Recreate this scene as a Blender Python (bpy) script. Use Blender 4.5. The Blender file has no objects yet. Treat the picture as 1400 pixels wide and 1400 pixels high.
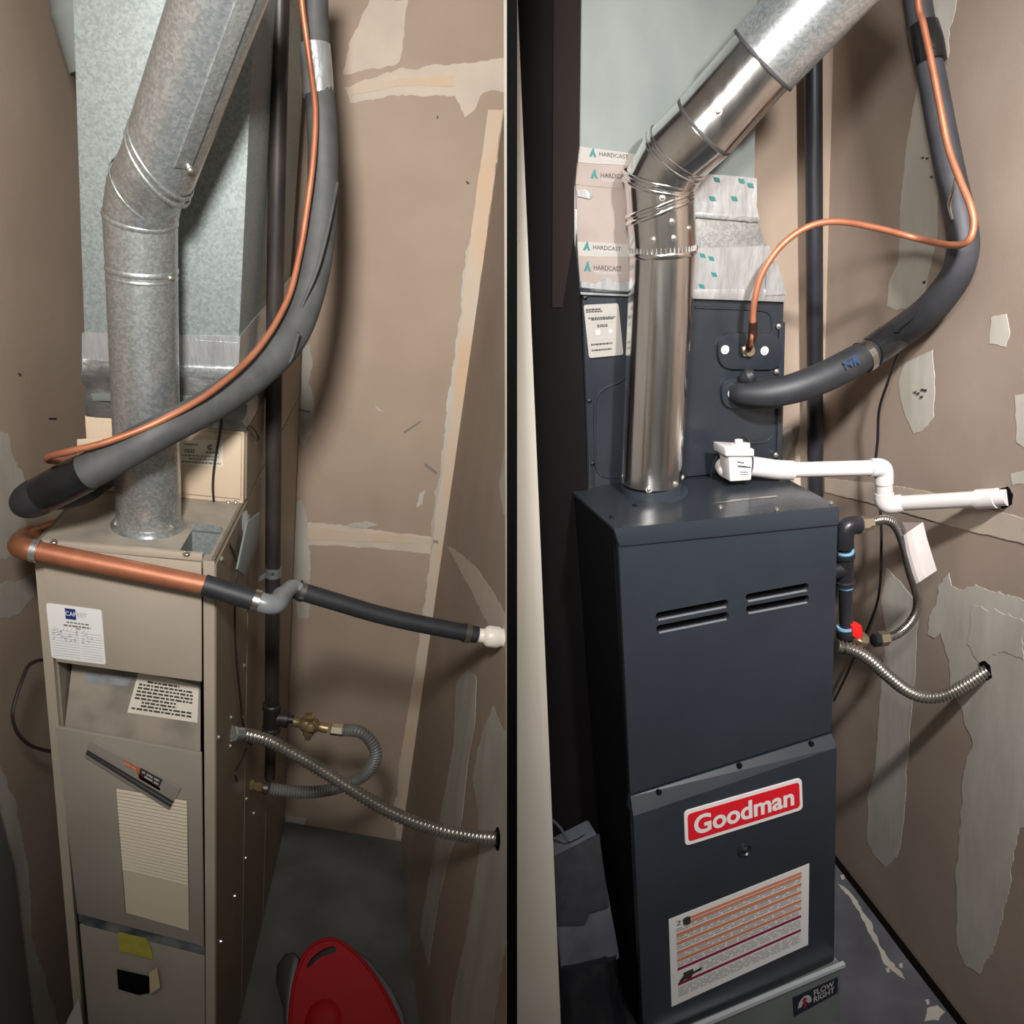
import bpy, bmesh, math, random
import numpy as np
from mathutils import Matrix, Vector

# ------------------------------------------------------------------ camera, world, lamps
S = bpy.context.scene
COL = S.collection
F = 1300.0                                  # focal length in pixels of the 1400 frame
PITCH = math.radians(22.4)
EYE = Vector((0.0, 0.0, 2.395))
cam_d = bpy.data.cameras.new('camera'); cam_d.sensor_width = 36.0; cam_d.lens = 36.0 * F / 1400.0
cam_d.clip_start = 0.02; cam_d.clip_end = 60
cam = bpy.data.objects.new('camera', cam_d); COL.objects.link(cam)
cam.location = EYE; cam.rotation_euler = (math.pi / 2 - PITCH, 0, 0)
S.camera = cam
S.view_settings.view_transform = 'Standard'; S.view_settings.look = 'None'
S.view_settings.exposure = 0.0; S.view_settings.gamma = 1.0; S.view_settings.use_curve_mapping = False

wd = bpy.data.worlds.new('world'); S.world = wd; wd.use_nodes = True
bg = wd.node_tree.nodes['Background']; bg.inputs[0].default_value = (0.93, 0.96, 1.0, 1); bg.inputs[1].default_value = 0.12

def lamp(name, loc, aim, size, power, color, spread=180):
    d = bpy.data.lights.new(name, 'AREA'); d.shape = 'DISK'; d.size = size; d.energy = power; d.color = color
    d.spread = math.radians(spread)
    o = bpy.data.objects.new(name, d); COL.objects.link(o); o.location = loc
    o.rotation_euler = (Vector(aim) - Vector(loc)).to_track_quat('-Z', 'Y').to_euler()
    return o
lamp('unseen_lamp', (-0.12, 0.02, 2.86), (-0.36, 1.9, 2.26), 0.22, 15.5, (1.0, 0.975, 0.945), 79)
lamp('unseen_lamp', (0.62, 0.46, 3.02), (0.82, 1.9, 1.80), 0.11, 11.5, (1.0, 0.98, 0.975), 70)
lamp('unseen_lamp', (0.0, -0.45, 3.27), (0.0, -0.45, 0.0), 0.9, 18, (1.0, 0.985, 0.97))  # added hall fill, brightens what the steel flue reflects

# ------------------------------------------------------------------ the two closets' frames (camera axes: right, down, forward)
c, s = math.cos(PITCH), math.sin(PITCH)
CW = np.array([[1, 0, 0], [0, -s, c], [0, -c, -s]])   # camera axes -> world

class Closet:
    """A closet's own frame: x along the appliance's front, y to the back, z up. on() finds where a sight line meets one of its planes."""
    def __init__(self, R, T):
        self.R = np.array(R, float); self.T = np.array(T, float)
        m = np.eye(4); m[:3, :3] = CW @ self.R; m[:3, 3] = CW @ self.T + np.array(EYE)
        self.M = Matrix(m.tolist()); self.eye = -self.R.T @ self.T
    def ray(self, px, py): return self.R.T @ np.array([(px - 700) / F, (py - 700) / F, 1.0])
    def on(self, px, py, pl):
        p0, n = plane(pl); v = self.ray(px, py)
        return self.eye + v * (np.dot(p0 - self.eye, n) / np.dot(v, n))
    def px(self, P):
        q = self.R @ np.array(P) + self.T; return 700 + F * q[0] / q[2], 700 + F * q[1] / q[2]
    def depth(self, P): return float((self.R @ np.array(P) + self.T)[2])
    def rad(self, w, P): return 0.5 * w * self.depth(P) / F
    def quad(self, q, pl): return [self.on(a, b, pl) for a, b in q]
    def path(self, pts, y0, y1=None):
        y1 = y0 if y1 is None else y1
        d = [0.0]
        for a, b in zip(pts, pts[1:]): d.append(d[-1] + math.hypot(b[0] - a[0], b[1] - a[1]))
        return [self.on(p[0], p[1], ('y', y0 + (y1 - y0) * t / d[-1])) for p, t in zip(pts, d)]

def plane(pl):
    if isinstance(pl[0], str):
        n = np.zeros(3); n['xyz'.index(pl[0])] = 1.0
        return n * pl[1], n
    return np.array(pl[0], float), np.array(pl[1], float)
def plane3(a, b, d):
    n = np.cross(np.array(b) - a, np.array(d) - a); return (np.array(a), n / np.linalg.norm(n))

LC = Closet([[0.99055163, -0.05286356, 0.12654217], [0.09349056, -0.41478113, -0.90510559], [0.10033441, 0.90838431, -0.40591988]],
            np.array([-0.85525423, 1.76579567, 2.73683297]) * 0.85)
RC = Closet([[0.95467231, -0.28345657, -0.09084683], [-0.1833512, -0.31956975, -0.92965451], [0.23448478, 0.9041723, -0.35705649]],
            [0.7184759, 1.05727128, 2.1831565])

# ------------------------------------------------------------------ materials
def lin(r, g, b):
    f = lambda v: (v / 255 / 12.92) if v / 255 <= 0.04045 else ((v / 255 + 0.055) / 1.055) ** 2.4
    return (f(r), f(g), f(b), 1.0)

def material(name, rgb, rgb2=None, rough=0.6, metal=0.0, scale=8.0, stretch=(1, 1, 1), bump=0.0, bscale=None, kind='noise', detail=6.0, contrast=(0.35, 0.65), spec=0.5, coat=0.0, rough2=None):
    m = bpy.data.materials.new(name); m.use_nodes = True
    nt = m.node_tree; b = nt.nodes['Principled BSDF']
    b.inputs['Roughness'].default_value = rough; b.inputs['Metallic'].default_value = metal
    b.inputs['Base Color'].default_value = lin(*rgb); b.inputs['Specular IOR Level'].default_value = spec
    if coat: b.inputs['Coat Weight'].default_value = coat; b.inputs['Coat Roughness'].default_value = 0.12
    if rgb2 is None and not bump and rough2 is None: return m
    tc = nt.nodes.new('ShaderNodeTexCoord'); mp = nt.nodes.new('ShaderNodeMapping')
    mp.inputs['Scale'].default_value = stretch; nt.links.new(tc.outputs['Object'], mp.inputs[0])
    def tex(sc):
        if kind == 'voronoi':
            t = nt.nodes.new('ShaderNodeTexVoronoi'); t.inputs['Scale'].default_value = sc
            bw = nt.nodes.new('ShaderNodeSeparateColor'); nt.links.new(t.outputs['Color'], bw.inputs[0])
            w = nt.nodes.new('ShaderNodeTexNoise'); w.inputs['Scale'].default_value = sc * 0.4; w.inputs['Detail'].default_value = 4
            nt.links.new(mp.outputs[0], w.inputs['Vector'])
            va = nt.nodes.new('ShaderNodeVectorMath'); va.operation = 'MULTIPLY_ADD'
            va.inputs[1].default_value = (0.006, 0.006, 0.006)
            nt.links.new(w.outputs['Color'], va.inputs[0]); nt.links.new(mp.outputs[0], va.inputs[2]); nt.links.new(va.outputs[0], t.inputs['Vector'])
            return bw.outputs[0]
        t = nt.nodes.new('ShaderNodeTexNoise'); t.inputs['Scale'].default_value = sc; t.inputs['Detail'].default_value = detail
        nt.links.new(mp.outputs[0], t.inputs['Vector']); return t.outputs['Fac']
    if rgb2 is not None:
        r = nt.nodes.new('ShaderNodeValToRGB'); r.color_ramp.elements[0].color = lin(*rgb); r.color_ramp.elements[1].color = lin(*rgb2)
        r.color_ramp.elements[0].position, r.color_ramp.elements[1].position = contrast
        nt.links.new(tex(scale), r.inputs[0]); nt.links.new(r.outputs[0], b.inputs['Base Color'])
    if rough2 is not None:
        mr = nt.nodes.new('ShaderNodeMapRange'); mr.inputs['To Min'].default_value = rough; mr.inputs['To Max'].default_value = rough2
        mr.inputs['From Min'].default_value, mr.inputs['From Max'].default_value = contrast
        nt.links.new(tex(scale), mr.inputs[0]); nt.links.new(mr.outputs[0], b.inputs['Roughness'])
    if bump:
        bp = nt.nodes.new('ShaderNodeBump'); bp.inputs['Strength'].default_value = bump; bp.inputs['Distance'].default_value = 0.004
        nt.links.new(tex(bscale or scale), bp.inputs['Height']); nt.links.new(bp.outputs[0], b.inputs['Normal'])
    return m

M = {}
M['drywall'] = material('brown_drywall', (152, 133, 116), (164, 145, 128), 0.85, scale=3.0, bump=0.06, bscale=140)
M['drywall_pink'] = material('brown_drywall_pink', (152, 134, 120), (166, 149, 135), 0.85, scale=3.0, bump=0.06, bscale=140)
M['compound'] = material('joint_compound', (162, 154, 142), (186, 180, 170), 0.8, scale=11, stretch=(1, 1, .35), bump=0.2, bscale=40, contrast=(.3, .7))
M['compound_pale'] = material('pale_joint_compound', (176, 170, 158), (200, 193, 183), 0.8, scale=11, stretch=(1, 1, .35), bump=0.2, bscale=40, contrast=(.3, .7))
M['tape'] = material('paper_tape', (196, 168, 140), (190, 176, 160), 0.8, scale=16, bump=0.1, stretch=(1, 1, .4))
M['tape_pale'] = material('skimmed_tape', (196, 180, 162), (186, 172, 158), 0.8, scale=12, bump=0.15)
M['concrete'] = material('grey_floor', (74, 76, 74), (96, 98, 95), 0.55, scale=5, bump=0.05, bscale=60)
M['concrete_dark'] = material('dark_floor', (74, 74, 80), (98, 98, 104), 0.5, scale=6, bump=0.1, bscale=50)
M['dark_wall'] = material('shadowed_wall', (16, 13, 14), (21, 17, 18), 0.9, scale=3, spec=0.1)  # near-black colour carries the jamb's shade on the recess wall
M['black_edge'] = material('black_partition_edge', (4, 4, 4), None, 0.9, spec=0.05)
M['white_jamb'] = material('ivory_jamb_paint', (206, 199, 186), (214, 206, 194), 0.5, scale=5)
M['hall'] = material('hall_paint', (198, 194, 188), (206, 203, 197), 0.8, scale=2)
M['galv'] = material('spangled_galvanised', (176, 181, 181), (204, 208, 208), 0.33, 0.85, scale=230, kind='voronoi', contrast=(0.2, 0.9), bump=0.03)
M['galv_duct'] = material('galvanised_duct', (124, 131, 129), (144, 151, 149), 0.55, 0.4, scale=240, kind='voronoi', contrast=(0.1, 0.95), bump=0.02)
M['galv_soft'] = material('galvanised_duct_grey', (104, 110, 107), (128, 134, 130), 0.62, 0.3, scale=7, contrast=(0.25, 0.75), stretch=(1, 1, .5), bump=0.03, bscale=90)
M['steel'] = material('bright_steel_pipe', (216, 213, 210), (228, 226, 223), 0.14, 1.0, scale=14, stretch=(4, 4, .4), rough2=0.2)
M['foil'] = material('foil_tape', (184, 186, 186), (208, 210, 210), 0.34, 0.75, scale=14, stretch=(3, 1, .8), bump=0.6, bscale=26)
M['edge_bright'] = material('lip_highlight', (120, 122, 126), None, 0.4)  # highlight along the lower slot lips, put into the colour
M['foil_dark'] = material('crumpled_foil', (112, 113, 112), (150, 151, 150), 0.35, 0.75, scale=9, bump=0.9, bscale=16, stretch=(1, 1, 2))
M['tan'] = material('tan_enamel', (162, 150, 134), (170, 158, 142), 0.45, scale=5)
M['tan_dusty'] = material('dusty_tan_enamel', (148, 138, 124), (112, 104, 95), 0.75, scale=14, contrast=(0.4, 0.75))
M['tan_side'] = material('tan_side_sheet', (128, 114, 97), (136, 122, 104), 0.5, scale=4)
M['tan_pale'] = material('tan_coil_case', (190, 170, 146), (198, 178, 154), 0.5, scale=4)
M['tan_grille'] = material('tan_louver', (192, 180, 156), None, 0.5)
M['grey_door'] = material('grey_tan_door', (146, 138, 126), (154, 146, 134), 0.42, scale=4)
M['bare'] = material('worn_bare_metal', (70, 76, 84), (128, 130, 130), 0.5, 0.3, scale=26, contrast=(0.35, 0.6))
M['dark_in'] = material('dark_interior', (22, 20, 18), None, 0.9, spec=0.1)
M['copper'] = material('copper', (172, 110, 80), (156, 96, 70), 0.5, 0.45, scale=22, stretch=(1, 1, 1))
M['copper_old'] = material('tarnished_copper', (140, 98, 74), (176, 118, 88), 0.45, 0.75, scale=16)
M['rubber'] = material('black_foam_insulation', (62, 63, 63), (74, 75, 74), 0.62, scale=20, bump=0.08, bscale=90)
M['rubber_dark'] = material('black_rubber', (30, 31, 34), (38, 39, 42), 0.55, scale=24, bump=0.1)
M['black_tape'] = material('black_vinyl_tape', (22, 22, 23), (28, 28, 29), 0.25, scale=24, bump=0.5, bscale=26)
M['iron'] = material('black_iron_pipe', (44, 40, 38), (70, 64, 62), 0.42, 0.4, scale=16, stretch=(2, 2, .4), contrast=(0.4, 0.7))
M['iron_new'] = material('new_black_pipe', (38, 38, 42), (62, 62, 68), 0.35, 0.35, scale=12, stretch=(2, 2, .3), contrast=(0.4, 0.75))
M['pvc'] = material('white_pvc', (192, 186, 183), (200, 194, 191), 0.32, scale=9)
M['pvc_dirty'] = material('white_fitting', (222, 214, 200), (234, 228, 216), 0.4, scale=20)
M['pvc_grey'] = material('grey_pvc', (112, 114, 116), (126, 128, 130), 0.35, scale=12)
M['brass'] = material('aged_brass', (128, 112, 84), (160, 138, 100), 0.4, 0.7, scale=26)
M['brass_new'] = material('nickel_brass', (190, 174, 146), (206, 194, 170), 0.25, 0.9, scale=20)
M['conduit'] = material('steel_conduit', (150, 146, 138), (172, 168, 160), 0.3, 0.9, scale=18)
M['connector'] = material('grey_coated_connector', (104, 104, 102), (122, 122, 120), 0.45, 0.3, scale=18)
M['clamp'] = material('stainless_clamp', (190, 186, 178), None, 0.25, 1.0)
M['screw'] = material('zinc_screw', (200, 194, 184), None, 0.28, 0.9)
M['screw_dark'] = material('black_screw', (20, 20, 22), None, 0.3, 0.3)
M['wire'] = material('brown_cable', (42, 33, 30), None, 0.5)
M['wire_black'] = material('black_cable', (22, 22, 24), None, 0.45)
M['paper'] = material('white_label', (226, 224, 222), None, 0.55)
M['paper_grey'] = material('grey_label', (178, 174, 168), None, 0.6)
M['tape_paper'] = material('pale_tape_paper', (146, 141, 135), None, .6)
M['rail'] = material('bright_rail', (200, 204, 208), None, .35, .25)
M['plate'] = material('brushed_plate', (164, 158, 147), None, .38, .35)
M['paper_old'] = material('aged_label', (206, 198, 180), (214, 206, 190), 0.65, scale=20)
M['paper_blue'] = material('blue_grey_label', (122, 124, 128), (140, 142, 144), 0.6, scale=40)
M['ink'] = material('black_ink', (52, 50, 50), None, 0.7)
M['ink_grey'] = material('grey_ink', (164, 162, 162), None, 0.7)
M['ink_faint'] = material('faint_ink', (120, 116, 108), None, 0.7)
M['navy'] = material('navy_print', (34, 48, 110), None, 0.5)
M['yellow'] = material('yellow_label', (176, 166, 62), (156, 148, 60), 0.6, scale=30)
M['cream'] = material('cream_paper', (226, 206, 160), None, 0.7)
M['red'] = material('red_plastic', (150, 4, 16), None, 0.6, spec=0.2)
M['red_print'] = material('red_sign_print', (224, 30, 44), None, 0.4)
M['white_print'] = material('white_sign_print', (240, 232, 230), None, 0.45)
M['orange'] = material('orange_print', (208, 134, 100), None, 0.55)
M['maroon'] = material('maroon_print', (138, 26, 62), None, 0.55)
M['rust_print'] = material('rust_orange_print', (196, 104, 62), None, 0.5)
M['teal'] = material('teal_print', (40, 104, 102), None, 0.5)
M['liner'] = material('beige_tape_liner', (126, 113, 106), (138, 126, 119), 0.5, scale=10, bump=0.08)
M['blue_dope'] = material('blue_thread_sealant', (120, 164, 196), None, 0.5)
M['blue_ink'] = material('blue_ink', (30, 60, 96), None, 0.6)
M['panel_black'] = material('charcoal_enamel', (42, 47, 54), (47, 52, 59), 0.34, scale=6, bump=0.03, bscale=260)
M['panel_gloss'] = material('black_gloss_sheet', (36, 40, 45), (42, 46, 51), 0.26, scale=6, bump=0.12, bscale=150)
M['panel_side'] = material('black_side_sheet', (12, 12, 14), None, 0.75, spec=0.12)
M['black_plastic'] = material('black_plastic', (20, 20, 21), None, 0.45)
M['bin_bag'] = material('black_polythene', (26, 27, 31), (34, 35, 40), 0.25, scale=10, bump=0.7, bscale=22)
M['fabric'] = material('charcoal_fabric', (40, 40, 46), (50, 50, 56), 0.9, scale=30, bump=0.3, bscale=160)
M['fabric_light'] = material('dusty_slate_board', (70, 72, 80), (88, 90, 98), 0.85, scale=16)
M['red_handle'] = material('red_valve_handle', (222, 36, 30), None, 0.35)
M['tag'] = material('pale_plastic_tag', (206, 198, 194), (214, 206, 202), 0.4, scale=14)
M['hole'] = material('dark_hole', (14, 12, 11), None, 0.95, spec=0.05)
M['board'] = material('grey_board', (98, 98, 96), None, 0.7)

# ------------------------------------------------------------------ mesh building
class MB:
    def __init__(self): self.v = []; self.f = []
    def add(self, vs, fs):
        k = len(self.v); self.v += [tuple(map(float, p)) for p in vs]; self.f += [tuple(i + k for i in q) for q in fs]; return self
    def box(self, x0, x1, y0, y1, z0, z1):
        return self.add([(x0, y0, z0), (x1, y0, z0), (x1, y1, z0), (x0, y1, z0), (x0, y0, z1), (x1, y0, z1), (x1, y1, z1), (x0, y1, z1)],
                        [(0, 3, 2, 1), (4, 5, 6, 7), (0, 1, 5, 4), (1, 2, 6, 5), (2, 3, 7, 6), (3, 0, 4, 7)])
    def prism(self, ring, off, back=None):
        """ring of points swept by off (a vector); back: start offset"""
        ring = [np.array(p, float) for p in ring]; off = np.array(off, float)
        if back is not None: ring = [p + np.array(back, float) for p in ring]
        n = len(ring)
        return self.add(ring + [p + off for p in ring],
                        [tuple(range(n))[::-1], tuple(range(n, 2 * n))] + [(i, (i + 1) % n, n + (i + 1) % n, n + i) for i in range(n)])
    def hexa(self, front, back):
        return self.add(list(front) + list(back), [(0, 1, 2, 3), (7, 6, 5, 4), (0, 4, 5, 1), (1, 5, 6, 2), (2, 6, 7, 3), (3, 7, 4, 0)])
    def rings(self, rings, cap=True, close=False):
        n = len(rings[0]); vs = [p for r in rings for p in r]; fs = []
        for a in range(len(rings) - 1):
            for i in range(n): fs.append((a * n + i, a * n + (i + 1) % n, (a + 1) * n + (i + 1) % n, (a + 1) * n + i))
        if cap: fs += [tuple(range(n))[::-1], tuple((len(rings) - 1) * n + i for i in range(n))]
        return self.add(vs, fs)
    def tube(self, pts, r, n=14, cap=True):
        pts = [np.array(p, float) for p in pts]; m = len(pts)
        rr = r if isinstance(r, (list, tuple, np.ndarray)) else [r] * m
        return self.rings([fr for fr in frames(pts, rr, n)], cap)
    def lathe(self, p0, d, prof, n=20):
        """prof: (distance along d, radius)"""
        d = np.array(d, float); d /= np.linalg.norm(d); p0 = np.array(p0, float)
        u = np.cross(d, [0, 0, 1.0]);
        if np.linalg.norm(u) < 1e-3: u = np.cross(d, [1.0, 0, 0])
        u /= np.linalg.norm(u); w = np.cross(d, u)
        return self.rings([[p0 + d * t + (u * math.cos(2 * math.pi * i / n) + w * math.sin(2 * math.pi * i / n)) * max(q, 1e-5) for i in range(n)] for t, q in prof])

def frames(pts, rr, n):
    m = len(pts); tg = []
    for i in range(m):
        t = pts[min(i + 1, m - 1)] - pts[max(i - 1, 0)]; tg.append(t / (np.linalg.norm(t) + 1e-12))
    u = np.cross(tg[0], [0.3, 0.5, 0.8]); u /= np.linalg.norm(u)
    out = []
    for i in range(m):
        u = u - tg[i] * np.dot(u, tg[i]); u /= np.linalg.norm(u); w = np.cross(tg[i], u)
        out.append([pts[i] + rr[i] * (u * math.cos(2 * math.pi * k / n) + w * math.sin(2 * math.pi * k / n)) for k in range(n)])
    return out

def smooth(pts, k=8):
    """Catmull-Rom through the points"""
    P = [np.array(p, float) for p in pts]; P = [2 * P[0] - P[1]] + P + [2 * P[-1] - P[-2]]; out = []
    for i in range(1, len(P) - 2):
        a, b, c_, d = P[i - 1:i + 3]
        for j in range(k):
            t = j / k
            out.append(0.5 * ((2 * b) + (c_ - a) * t + (2 * a - 5 * b + 4 * c_ - d) * t * t + (3 * b - a - 3 * c_ + d) * t ** 3))
    out.append(P[-2]); return out

def resample(pts, step):
    P = [np.array(p) for p in pts]; d = [0.0]
    for a, b in zip(P, P[1:]): d.append(d[-1] + np.linalg.norm(b - a))
    n = max(2, int(d[-1] / step)); ts = np.linspace(0, d[-1], n); A = np.array(P)
    return [np.array([np.interp(t, d, A[:, k]) for k in range(3)]) for t in ts]

def link(name, mesh, cl, parent, base):
    o = bpy.data.objects.new(name, mesh); COL.objects.link(o)
    if parent is not None: o.parent = parent
    else: o.matrix_world = (cl.M if cl else Matrix.Identity(4)) @ Matrix.Translation(Vector(base))
    o['_b'] = tuple(float(q) for q in base)
    return o

def build(name, mb, mat, parent=None, cl=None, base=None, flat=False, bevel=0.0, kind=None, label=None):
    """links the collected shapes as ONE mesh object; a child takes its origin from its thing"""
    if parent is not None: base = tuple(parent['_b'])
    if base is None: base = (0, 0, 0)
    me = bpy.data.meshes.new(name)
    me.from_pydata([(p[0] - base[0], p[1] - base[1], p[2] - base[2]) for p in mb.v], [], mb.f)
    bm = bmesh.new(); bm.from_mesh(me)
    bmesh.ops.recalc_face_normals(bm, faces=bm.faces)
    if bevel:
        ed = [e for e in bm.edges if len(e.link_faces) == 2 and e.calc_face_angle(0) > 0.5]
        bmesh.ops.bevel(bm, geom=ed, offset=bevel, segments=2, profile=0.6, affect='EDGES', clamp_overlap=True)
    if not flat:
        for f_ in bm.faces: f_.smooth = True
        for e in bm.edges:
            if len(e.link_faces) == 2 and e.calc_face_angle(0) > 0.62: e.smooth = False
    bm.to_mesh(me); bm.free(); me.materials.append(mat)
    o = link(name, me, cl, parent, base)
    if kind: o['kind'] = kind
    if label: o['label'] = label
    return o

def thing(cl, name, label, cat, base, group=None):
    o = bpy.data.objects.new(name, None); COL.objects.link(o); o.empty_display_size = 0.05
    o.matrix_world = cl.M @ Matrix.Translation(Vector(base)); o['_b'] = tuple(float(q) for q in base)
    return tag(o, label, cat, group)
def tag(o, label, cat, group=None):
    o['label'] = label; o['category'] = cat
    if group: o['group'] = group
    return o
def structure(name, mb, mat, cl=None, parent=None, **k): return build(name, mb, mat, parent, cl, kind='structure', **k)

def slab(cl, q, pl, front=0.002, back=0.0):
    """a plate whose outline is q on plane pl, standing 'front' out of it towards the room and 'back' behind it"""
    p0, n = plane(pl); n = n / np.linalg.norm(n)
    if np.dot(cl.eye - p0, n) < 0: n = -n
    return MB().prism(cl.quad(q, pl), n * (front + back), -n * back)
def nrm(cl, pl):
    p0, n = plane(pl); n = n / np.linalg.norm(n); return n if np.dot(cl.eye - p0, n) > 0 else -n

def bil(Q, u, v):
    """Q: TL, TR, BR, BL; u to the right, v up"""
    return (Q[3] * (1 - u) + Q[2] * u) * (1 - v) + (Q[0] * (1 - u) + Q[1] * u) * v

def lettering(text, Q, off, weight=0.0, u0=0, u1=1, v0=0, v1=1, shear=0.0):
    """glyph faces fitted into the box (u0..u1, v0..v1) of the quad Q, moved by off"""
    cu = bpy.data.curves.new('lettering', 'FONT'); cu.body = text; cu.offset = weight; cu.resolution_u = 4; cu.shear = shear; cu.space_line = 0.8
    ob = bpy.data.objects.new('lettering', cu); COL.objects.link(ob)
    bpy.context.view_layer.update()
    me = bpy.data.meshes.new_from_object(ob.evaluated_get(bpy.context.evaluated_depsgraph_get()))
    A = np.array([v.co[:2] for v in me.vertices]); lo, hi = A.min(0), A.max(0)
    mb = MB(); mb.add([bil(Q, u0 + (u1 - u0) * (p[0] - lo[0]) / (hi[0] - lo[0]), v0 + (v1 - v0) * (p[1] - lo[1]) / (hi[1] - lo[1])) + off for p in A], [tuple(p.vertices) for p in me.polygons])
    bpy.data.objects.remove(ob); bpy.data.meshes.remove(me); bpy.data.curves.remove(cu)
    return mb

def rect(Q, u0, u1, v0, v1, off, t=0.0004):
    n = off / (np.linalg.norm(off) + 1e-12)
    return MB().prism([bil(Q, u0, v1), bil(Q, u1, v1), bil(Q, u1, v0), bil(Q, u0, v0)], n * t, off)

def rows(Q, off, spec, rng, t=0.0002):
    """word-like dashes: spec rows of (v centre, height, u0, u1)"""
    mb = MB(); n = off / np.linalg.norm(off)
    for v, h, a, b in spec:
        u = a
        while u < b:
            w = min(rng.uniform(0.03, 0.10), b - u)
            r = rect(Q, u, u + w, v - h / 2, v + h / 2, off, t); mb.add(r.v, r.f); u += w + 0.016
    return mb

def ragged(pts, step, amp, rng):
    """subdivides a closed outline (3-D, planar) and roughens it"""
    out = []; n = len(pts); cen = sum(pts) / n; ph = 0.0
    for i in range(n):
        a, b = pts[i], pts[(i + 1) % n]; L = np.linalg.norm(b - a); k = max(1, int(L / step)); d = (b - a) / (L + 1e-9)
        for j in range(k):
            p = a + (b - a) * j / k; ph = 0.6 * ph + rng.uniform(-1, 1)
            w = p - cen; w = w - d * np.dot(w, d); w = w / (np.linalg.norm(w) + 1e-9)
            out.append(p + w * amp * ph)
    return out

RNG = random.Random(7)
def patch(cl, q, pl, mat, parent, name='compound_patch', lift=0.0006, amp=0.0025, step=0.009, base=0.0):
    n = nrm(cl, pl); ring = ragged(cl.quad(q, pl), step, amp, RNG)
    return build(name, MB().prism(ring, n * (lift + 0.0004), n * (base - 0.0004)), mat, parent, kind='structure', flat=True)

def screw(cl, P, n, r, mat, parent, name='screw', hexa=True):
    n = np.array(n, float); n = n / np.linalg.norm(n)
    mb = MB().lathe(P - n * 0.001, n, [(0, r * 1.5), (0.0018, r * 1.5), (0.0018, r), (0.0018 + r * 0.7, r * 0.92), (0.0018 + r * 0.9, r * 0.6), (0.0018 + r * 0.9, 0)], 10)
    return build(name, mb, mat, parent)

def corrugate(pts, r, amp, pitch, n=16, per=6, helix=True):
    P = resample(smooth(pts, 12), pitch / per); rings_ = frames(P, [1.0] * len(P), n); out = []
    for i, (c_, rg) in enumerate(zip(P, rings_)):
        out.append([c_ + (p - c_) * (r + amp * (math.cos(2 * math.pi * (i / per + (k / n if helix else 0))))) for k, p in enumerate(rg)])
    return MB().rings(out)

def holed_plate(outer, holes, origin, ux, uy, off, thick):
    """flat sheet with real openings: outlines in (u, v) metres on the axes ux, uy at origin; swept back by thick along off"""
    cu = bpy.data.curves.new('sheet', 'CURVE'); cu.dimensions = '2D'; cu.fill_mode = 'BOTH'; cu.extrude = thick / 2
    for loop in [outer] + holes:
        sp = cu.splines.new('POLY'); sp.points.add(len(loop) - 1); sp.use_cyclic_u = True
        for p, q in zip(sp.points, loop): p.co = (q[0], q[1], 0, 1)
    ob = bpy.data.objects.new('sheet', cu); COL.objects.link(ob); bpy.context.view_layer.update()
    me = bpy.data.meshes.new_from_object(ob.evaluated_get(bpy.context.evaluated_depsgraph_get()))
    mb = MB(); w = np.array(off, float)
    mb.add([origin + ux * v.co[0] + uy * v.co[1] + w * (thick / 2 + v.co[2]) for v in me.vertices], [tuple(p.vertices) for p in me.polygons])
    bpy.data.objects.remove(ob); bpy.data.meshes.remove(me); bpy.data.curves.remove(cu)
    return mb

def rounded(Q, r, k=5):
    """rounded outline inside the quad Q (TL, TR, BR, BL), r in metres"""
    out = []
    for i in range(4):
        p, a, b = Q[i], Q[i - 1], Q[(i + 1) % 4]
        da = (a - p) / np.linalg.norm(a - p); db = (b - p) / np.linalg.norm(b - p)
        for j in range(k + 1):
            t = j / k; s0, s2 = p + da * r, p + db * r
            out.append((1 - t) ** 2 * s0 + 2 * t * (1 - t) * p + t * t * s2)
    return out
V3 = lambda *a: np.array(a, float)
UP = V3(0, 0, 1)


def at_z(cl, px, py, Z):
    """the point Z metres along the lens axis on the sight line of a pixel, in the closet's frame"""
    return cl.eye + cl.ray(px, py) * Z

# ================================================================== LEFT CLOSET: the setting
fa, fb, fr_ = LC.on(384, 1122, ('z', 0)), LC.on(548, 1150, ('z', 0)), LC.on(572, 1395, ('z', 0))
L_BACK = (fa, np.cross(fb - fa, UP) / np.linalg.norm(np.cross(fb - fa, UP)))
L_RIGHT = plane3(fb, LC.on(690, 150, L_BACK), fr_)
L_LEFT = ('x', -0.40)
bl = fa + (fa - fb) / np.linalg.norm(fa - fb) * 0.46
mb = MB().prism([bl, fb, LC.on(699, 85, L_BACK), LC.on(699, -220, L_BACK), bl + UP * 3.0], -nrm(LC, L_BACK) * 0.03)
wall_back = structure('wall_back', mb, M['drywall'], LC)
mb = MB().prism([LC.on(a, b, L_RIGHT) for a, b in [(548, 1150), (572, 1395), (588, 1560), (692, 1640), (692, 137)]], -nrm(LC, L_RIGHT) * 0.004)
wall_right = structure('wall_right', mb, M['drywall'], LC)
wall_left = structure('wall_left', MB().box(-0.43, -0.40, -0.62, 1.12, 0, 3.0), M['drywall'], LC)
structure('floor', MB().prism([V3(-0.43, -0.6, 0), V3(0.7, -0.6, 0), V3(0.7, 0.3, 0), fb + V3(.03, .03, 0), bl + V3(0, .05, 0)], V3(0, 0, -0.05)), M['concrete'], LC)

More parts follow.
